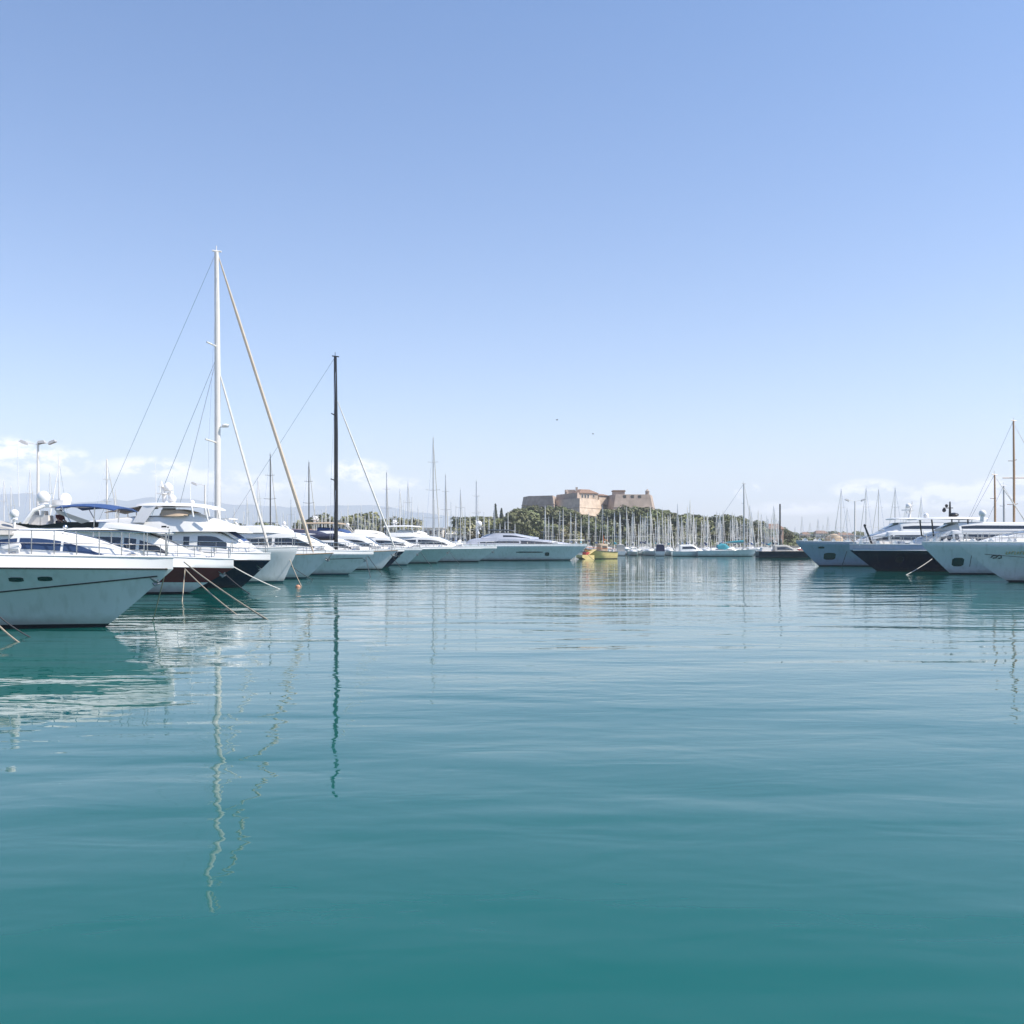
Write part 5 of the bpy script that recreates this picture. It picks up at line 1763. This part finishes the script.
CG = 'motor cruisers in the basin behind the left yachts'
cfirst = None
for px, D, L, cv, rz in ((246, 206, 11, M_WHITE, 95), (279, 200, 12, M_CANT, 88), (303, 201, 12, M_WHITE, 92), (326, 203, 13, M_CANT, 0), (352, 204, 11, M_WHITE, 85), (372, 203, 11, M_CANB, 92), (410, 207, 12, M_CANW, 95), (424, 204, 13, M_WHITE, 3), (462, 208, 12, M_WHITE, 92), (486, 212, 11, M_CANN, 88)):
    o = runabout('motor cruiser in the basin behind the left yachts', PX(px, D), D, R(rz), L, M_HULLW, cv)
    o['group'] = CG
    o.scale = (1, 1, 1.25)


# ------------------------------------------------------------------ mooring lines, buoys, lamps, person, birds
def rope(label, a, b, r=.028, sag=.25, m=M_ROPE):
    a, b = Vector(a), Vector(b)
    pts = []
    for i in range(13):
        t_ = i / 12
        p = a.lerp(b, t_)
        p.z -= sag * 4 * t_ * (1 - t_)
        pts.append(p)
    mb_ = MB().tube(pts, r, 6)
    tag(mb_.build('mooring_line', m), label, 'rope')


def wpt(px, D):
    return Vector((PX(px, D), D, -.15))


def Dw(py):
    return F * H / (py - Y0)


rope('tan mooring line entering the water left of the nearest cruiser bow', P(-14, 612, 36.5), wpt(28, Dw(644)), .032, .1)
rope('dark thin mooring line crossing the nearest cruiser hull at the left frame edge', P(-6, 612, 37.0), wpt(41, Dw(638)), .024, .1, M_ROPED)
rope('pale short mooring line hanging from the nearest cruiser bow', (PX(167, 40), 39.9, 2.3), wpt(152, Dw(620)), .022, .05)
rope('tan mooring line from the burgundy bow running farthest left of the pair', P(185, 569, 62), wpt(244, Dw(617)), .036, .12)
rope('tan mooring line from the burgundy bow running farthest right of the pair', P(184, 562, 61.5), wpt(277, Dw(622)), .036, .12)
rope('yellowish vertical mooring line hanging below the burgundy bow', P(185, 569, 62.5), (PX(182, Dw(602)), Dw(602), -.1), .03, .02)
rope('white mooring line from the navy bow down toward the plumb bowed yacht', P(233, 566.5, 71.5), wpt(285, Dw(589)), .04, .1, M_CANW)
rope('dark mooring line from the navy bow entering the water', P(222, 571, 71.5), wpt(255, Dw(595)), .032, .1, M_ROPED)
rope('mooring line from the upright bow of the white yacht', P(290, 560, 82), wpt(303, Dw(587)), .032, .1)
rope('dark mooring line falling from the tall masted sailing yacht bow', P(291, 566, 86.5), wpt(316, Dw(580)), .03, .05, M_ROPED)
rope('grey mooring line slanting across the navy hull of the right row', P(932, 559, 106.5), wpt(903, Dw(575)), .04, .1, M_CANG)
rope('dark mooring line on the white bow right of the square anchor recess', P(972, 553, 97), wpt(968, Dw(573.5)), .03, .05, M_ROPED)
rope('dark mooring line under the bow of the farthest right row yacht', P(847, 551, 128), wpt(841, Dw(567)), .04, .05, M_ROPED)

for lab, pa, wa in (('mooring line from the grey cabin yacht bow beside the black masted sailing yacht', (368, 556, 99), (384, 574)), ('mooring line from the black masted sailing yacht bow', (391, 554, 116), (404, 569.5)),
                     ('mooring line from the white bow with blue covered flybridge', (420, 551, 138), (433, 566)), ('mooring line from the grey green bow', (449, 551, 149.5), (461, 564)), ('second mooring line from the grey cabin yacht, nearer the hull', (366, 557, 98.7), (371, 577)),
                     ('mooring line from the bow of the longest grey yacht', (583, 549, 171), (596, 560.8))):
    rope(lab, P(*pa), wpt(wa[0], Dw(wa[1])), .03, .15, M_ROPED)
D = Dw(587)
b_ = thing('mooring_buoy', 'small faded orange mooring buoy floating before the upright white bow', 'buoy', (PX(298, D), D, 0))
MB().ell((0, 0, .0), (.2, .2, .17), 12, 8).build('float', pm('buoy_faded_orange', (.50, .25, .15), .6, .3, 6), b_)
MB().tube([(0, 0, .14), (0, .05, .22), (0, -.05, .22), (0, 0, .15)], .02, 5).build('ring', M_STEEL, b_)


def lamp(label, px, ty, D, z0, heads):
    h_ = PZ(ty, D) - z0
    t = thing('street_lamp', label, 'street lamp', (PX(px, D), D, z0))
    MB().tube([(0, 0, 0), (0, 0, h_ * .5), (0, 0, h_)], [.2, .15, .11], 8).build('pole', M_ALU, t)
    for sx in heads:
        MB().tube([(0, 0, h_ - .1), (sx * .5, 0, h_ + .06), (sx * 1.1, 0, h_ + .12)], .035, 6).build('arm', M_ALU, t)
        lh = MB().box((sx * 1.4, 0, h_ + .2), (.8, .5, .26), ry=sx * -.38, taper=.65).build('lamp_head', M_ALUG, t)
        MB().box((sx * 1.35, 0, h_ + .05), (.55, .36, .07), ry=sx * -.38).build('lens', M_GLASS, lh)


lamp('white twin headed lamp post standing tall at the left frame side', 38, 444, 100, 1.15, (-1, 1, .25))
lamp('single headed lamp post just left of the tallest white mast', 205, 485, 132, 1.15, (-1,))
lamp('twin headed lamp post behind the right row of yachts', 855, 501, 178, 1.2, (-1, 1))


def person():
    x0, z0 = l2x(57.5) + X2, 4.38
    y0 = 64.5 - .95
    t = thing('person', 'person in dark red shirt seated on the burgundy yacht flybridge below the blue awning', 'person', (x0, y0, z0), R(-25))
    V = [((0, 0, .08), .16), ((0, 0, .30), .155), ((.02, 0, .48), .17), ((.03, 0, .58), .07), ((.05, 0, .66), .075), ((.06, 0, .75), .105), ((.05, 0, .84), .095),
         ((.02, .19, .50), .07), ((.10, .25, .27), .05), ((.30, .18, .18), .04), ((.38, .15, .17), .045),
         ((.02, -.19, .50), .07), ((.10, -.25, .27), .05), ((.30, -.18, .18), .04), ((.38, -.15, .17), .045),
         ((.02, .10, .06), .11), ((.44, .12, .07), .08), ((.46, .12, -.36), .05), ((.58, .12, -.40), .045),
         ((.02, -.10, .06), .11), ((.44, -.12, .07), .08), ((.46, -.12, -.36), .05), ((.58, -.12, -.40), .045)]
    E = [(0, 1), (1, 2), (2, 3), (3, 4), (4, 5), (5, 6), (2, 7), (7, 8), (8, 9), (9, 10), (2, 11), (11, 12), (12, 13), (13, 14), (0, 15), (15, 16), (16, 17), (17, 18), (0, 19), (19, 20), (20, 21), (21, 22)]

    def skin(name, V_, E_, grow, m_):
        me = bpy.data.meshes.new(name)
        me.from_pydata([v for v, _ in V_], E_, [])
        o = bpy.data.objects.new(name, me)
        col.objects.link(o)
        md = o.modifiers.new('s', 'SKIN')
        me.skin_vertices[0].data[0].use_root = True
        for sv, (_, r_) in zip(me.skin_vertices[0].data, V_):
            sv.radius = (r_ + grow, r_ + grow)
        o.modifiers.new('d', 'SUBSURF').levels = 2
        dg = bpy.context.evaluated_depsgraph_get()
        m2 = bpy.data.meshes.new_from_object(o.evaluated_get(dg))
        m2.materials.clear()
        m2.materials.append(m_)
        m2.polygons.foreach_set('use_smooth', [True] * len(m2.polygons))
        bpy.data.objects.remove(o)
        o2 = bpy.data.objects.new(name, m2)
        col.objects.link(o2)
        o2.parent = t
        return o2
    if not bpy.data.meshes.new('probe').skin_vertices:
        pass
    try:
        skin('body', V, E, 0, M_SKIN)
        skin('shirt', [((0, 0, .12), .16), ((0, 0, .30), .16), ((.02, 0, .48), .17), ((.02, .19, .50), .085), ((.09, .245, .30), .06), ((.02, -.19, .50), .085), ((.09, -.245, .30), .06)], [(0, 1), (1, 2), (2, 3), (3, 4), (2, 5), (5, 6)], .02, M_SHIRT)
        skin('shorts', [((0, 0, .08), .16), ((.02, .10, .06), .12), ((.34, .12, .07), .10), ((.02, -.10, .06), .12), ((.34, -.12, .07), .10)], [(0, 1), (1, 2), (0, 3), (3, 4)], .015, M_SHORT)
    except Exception as ex:
        print('skin failed', ex)
        raise
    MB().ell((.035, 0, .815), (.118, .105, .105), 14, 8, v0=-.2).build('hair', M_HAIR, t)


person()


def bird(label, px, py, D, rz):
    t = thing('seagull', label, 'bird', P(px, py, D), rz)
    mb_ = MB()
    mb_.tube([(-.32, 0, .02), (-.15, 0, 0), (.08, 0, 0), (.2, 0, .03), (.3, 0, .02)], [.02, .07, .085, .05, .015], 8)
    mb_.add([(-.3, 0, .02), (-.45, .09, .02), (-.45, -.09, .02)], [(0, 1, 2), (2, 1, 0)])
    for sd in (1, -1):
        top = [(.1, sd * .05, .05), (.14, sd * .35, .2), (.02, sd * .7, .12), (-.06, sd * .68, .11), (-.06, sd * .35, .18), (-.1, sd * .05, .04)]
        mb_.add(top + [(x, y, z - .02) for x, y, z in top], [(0, 1, 4, 5), (1, 2, 3, 4), (11, 10, 7, 6), (10, 9, 8, 7)])
    mb_.build('body', M_RUBBER, t)


bird('dark gull flying high, left of its companion over the fort', 557, 420, 250, R(20))
bird('dark gull flying lower, right of its companion over the fort', 593, 434, 290, R(160))
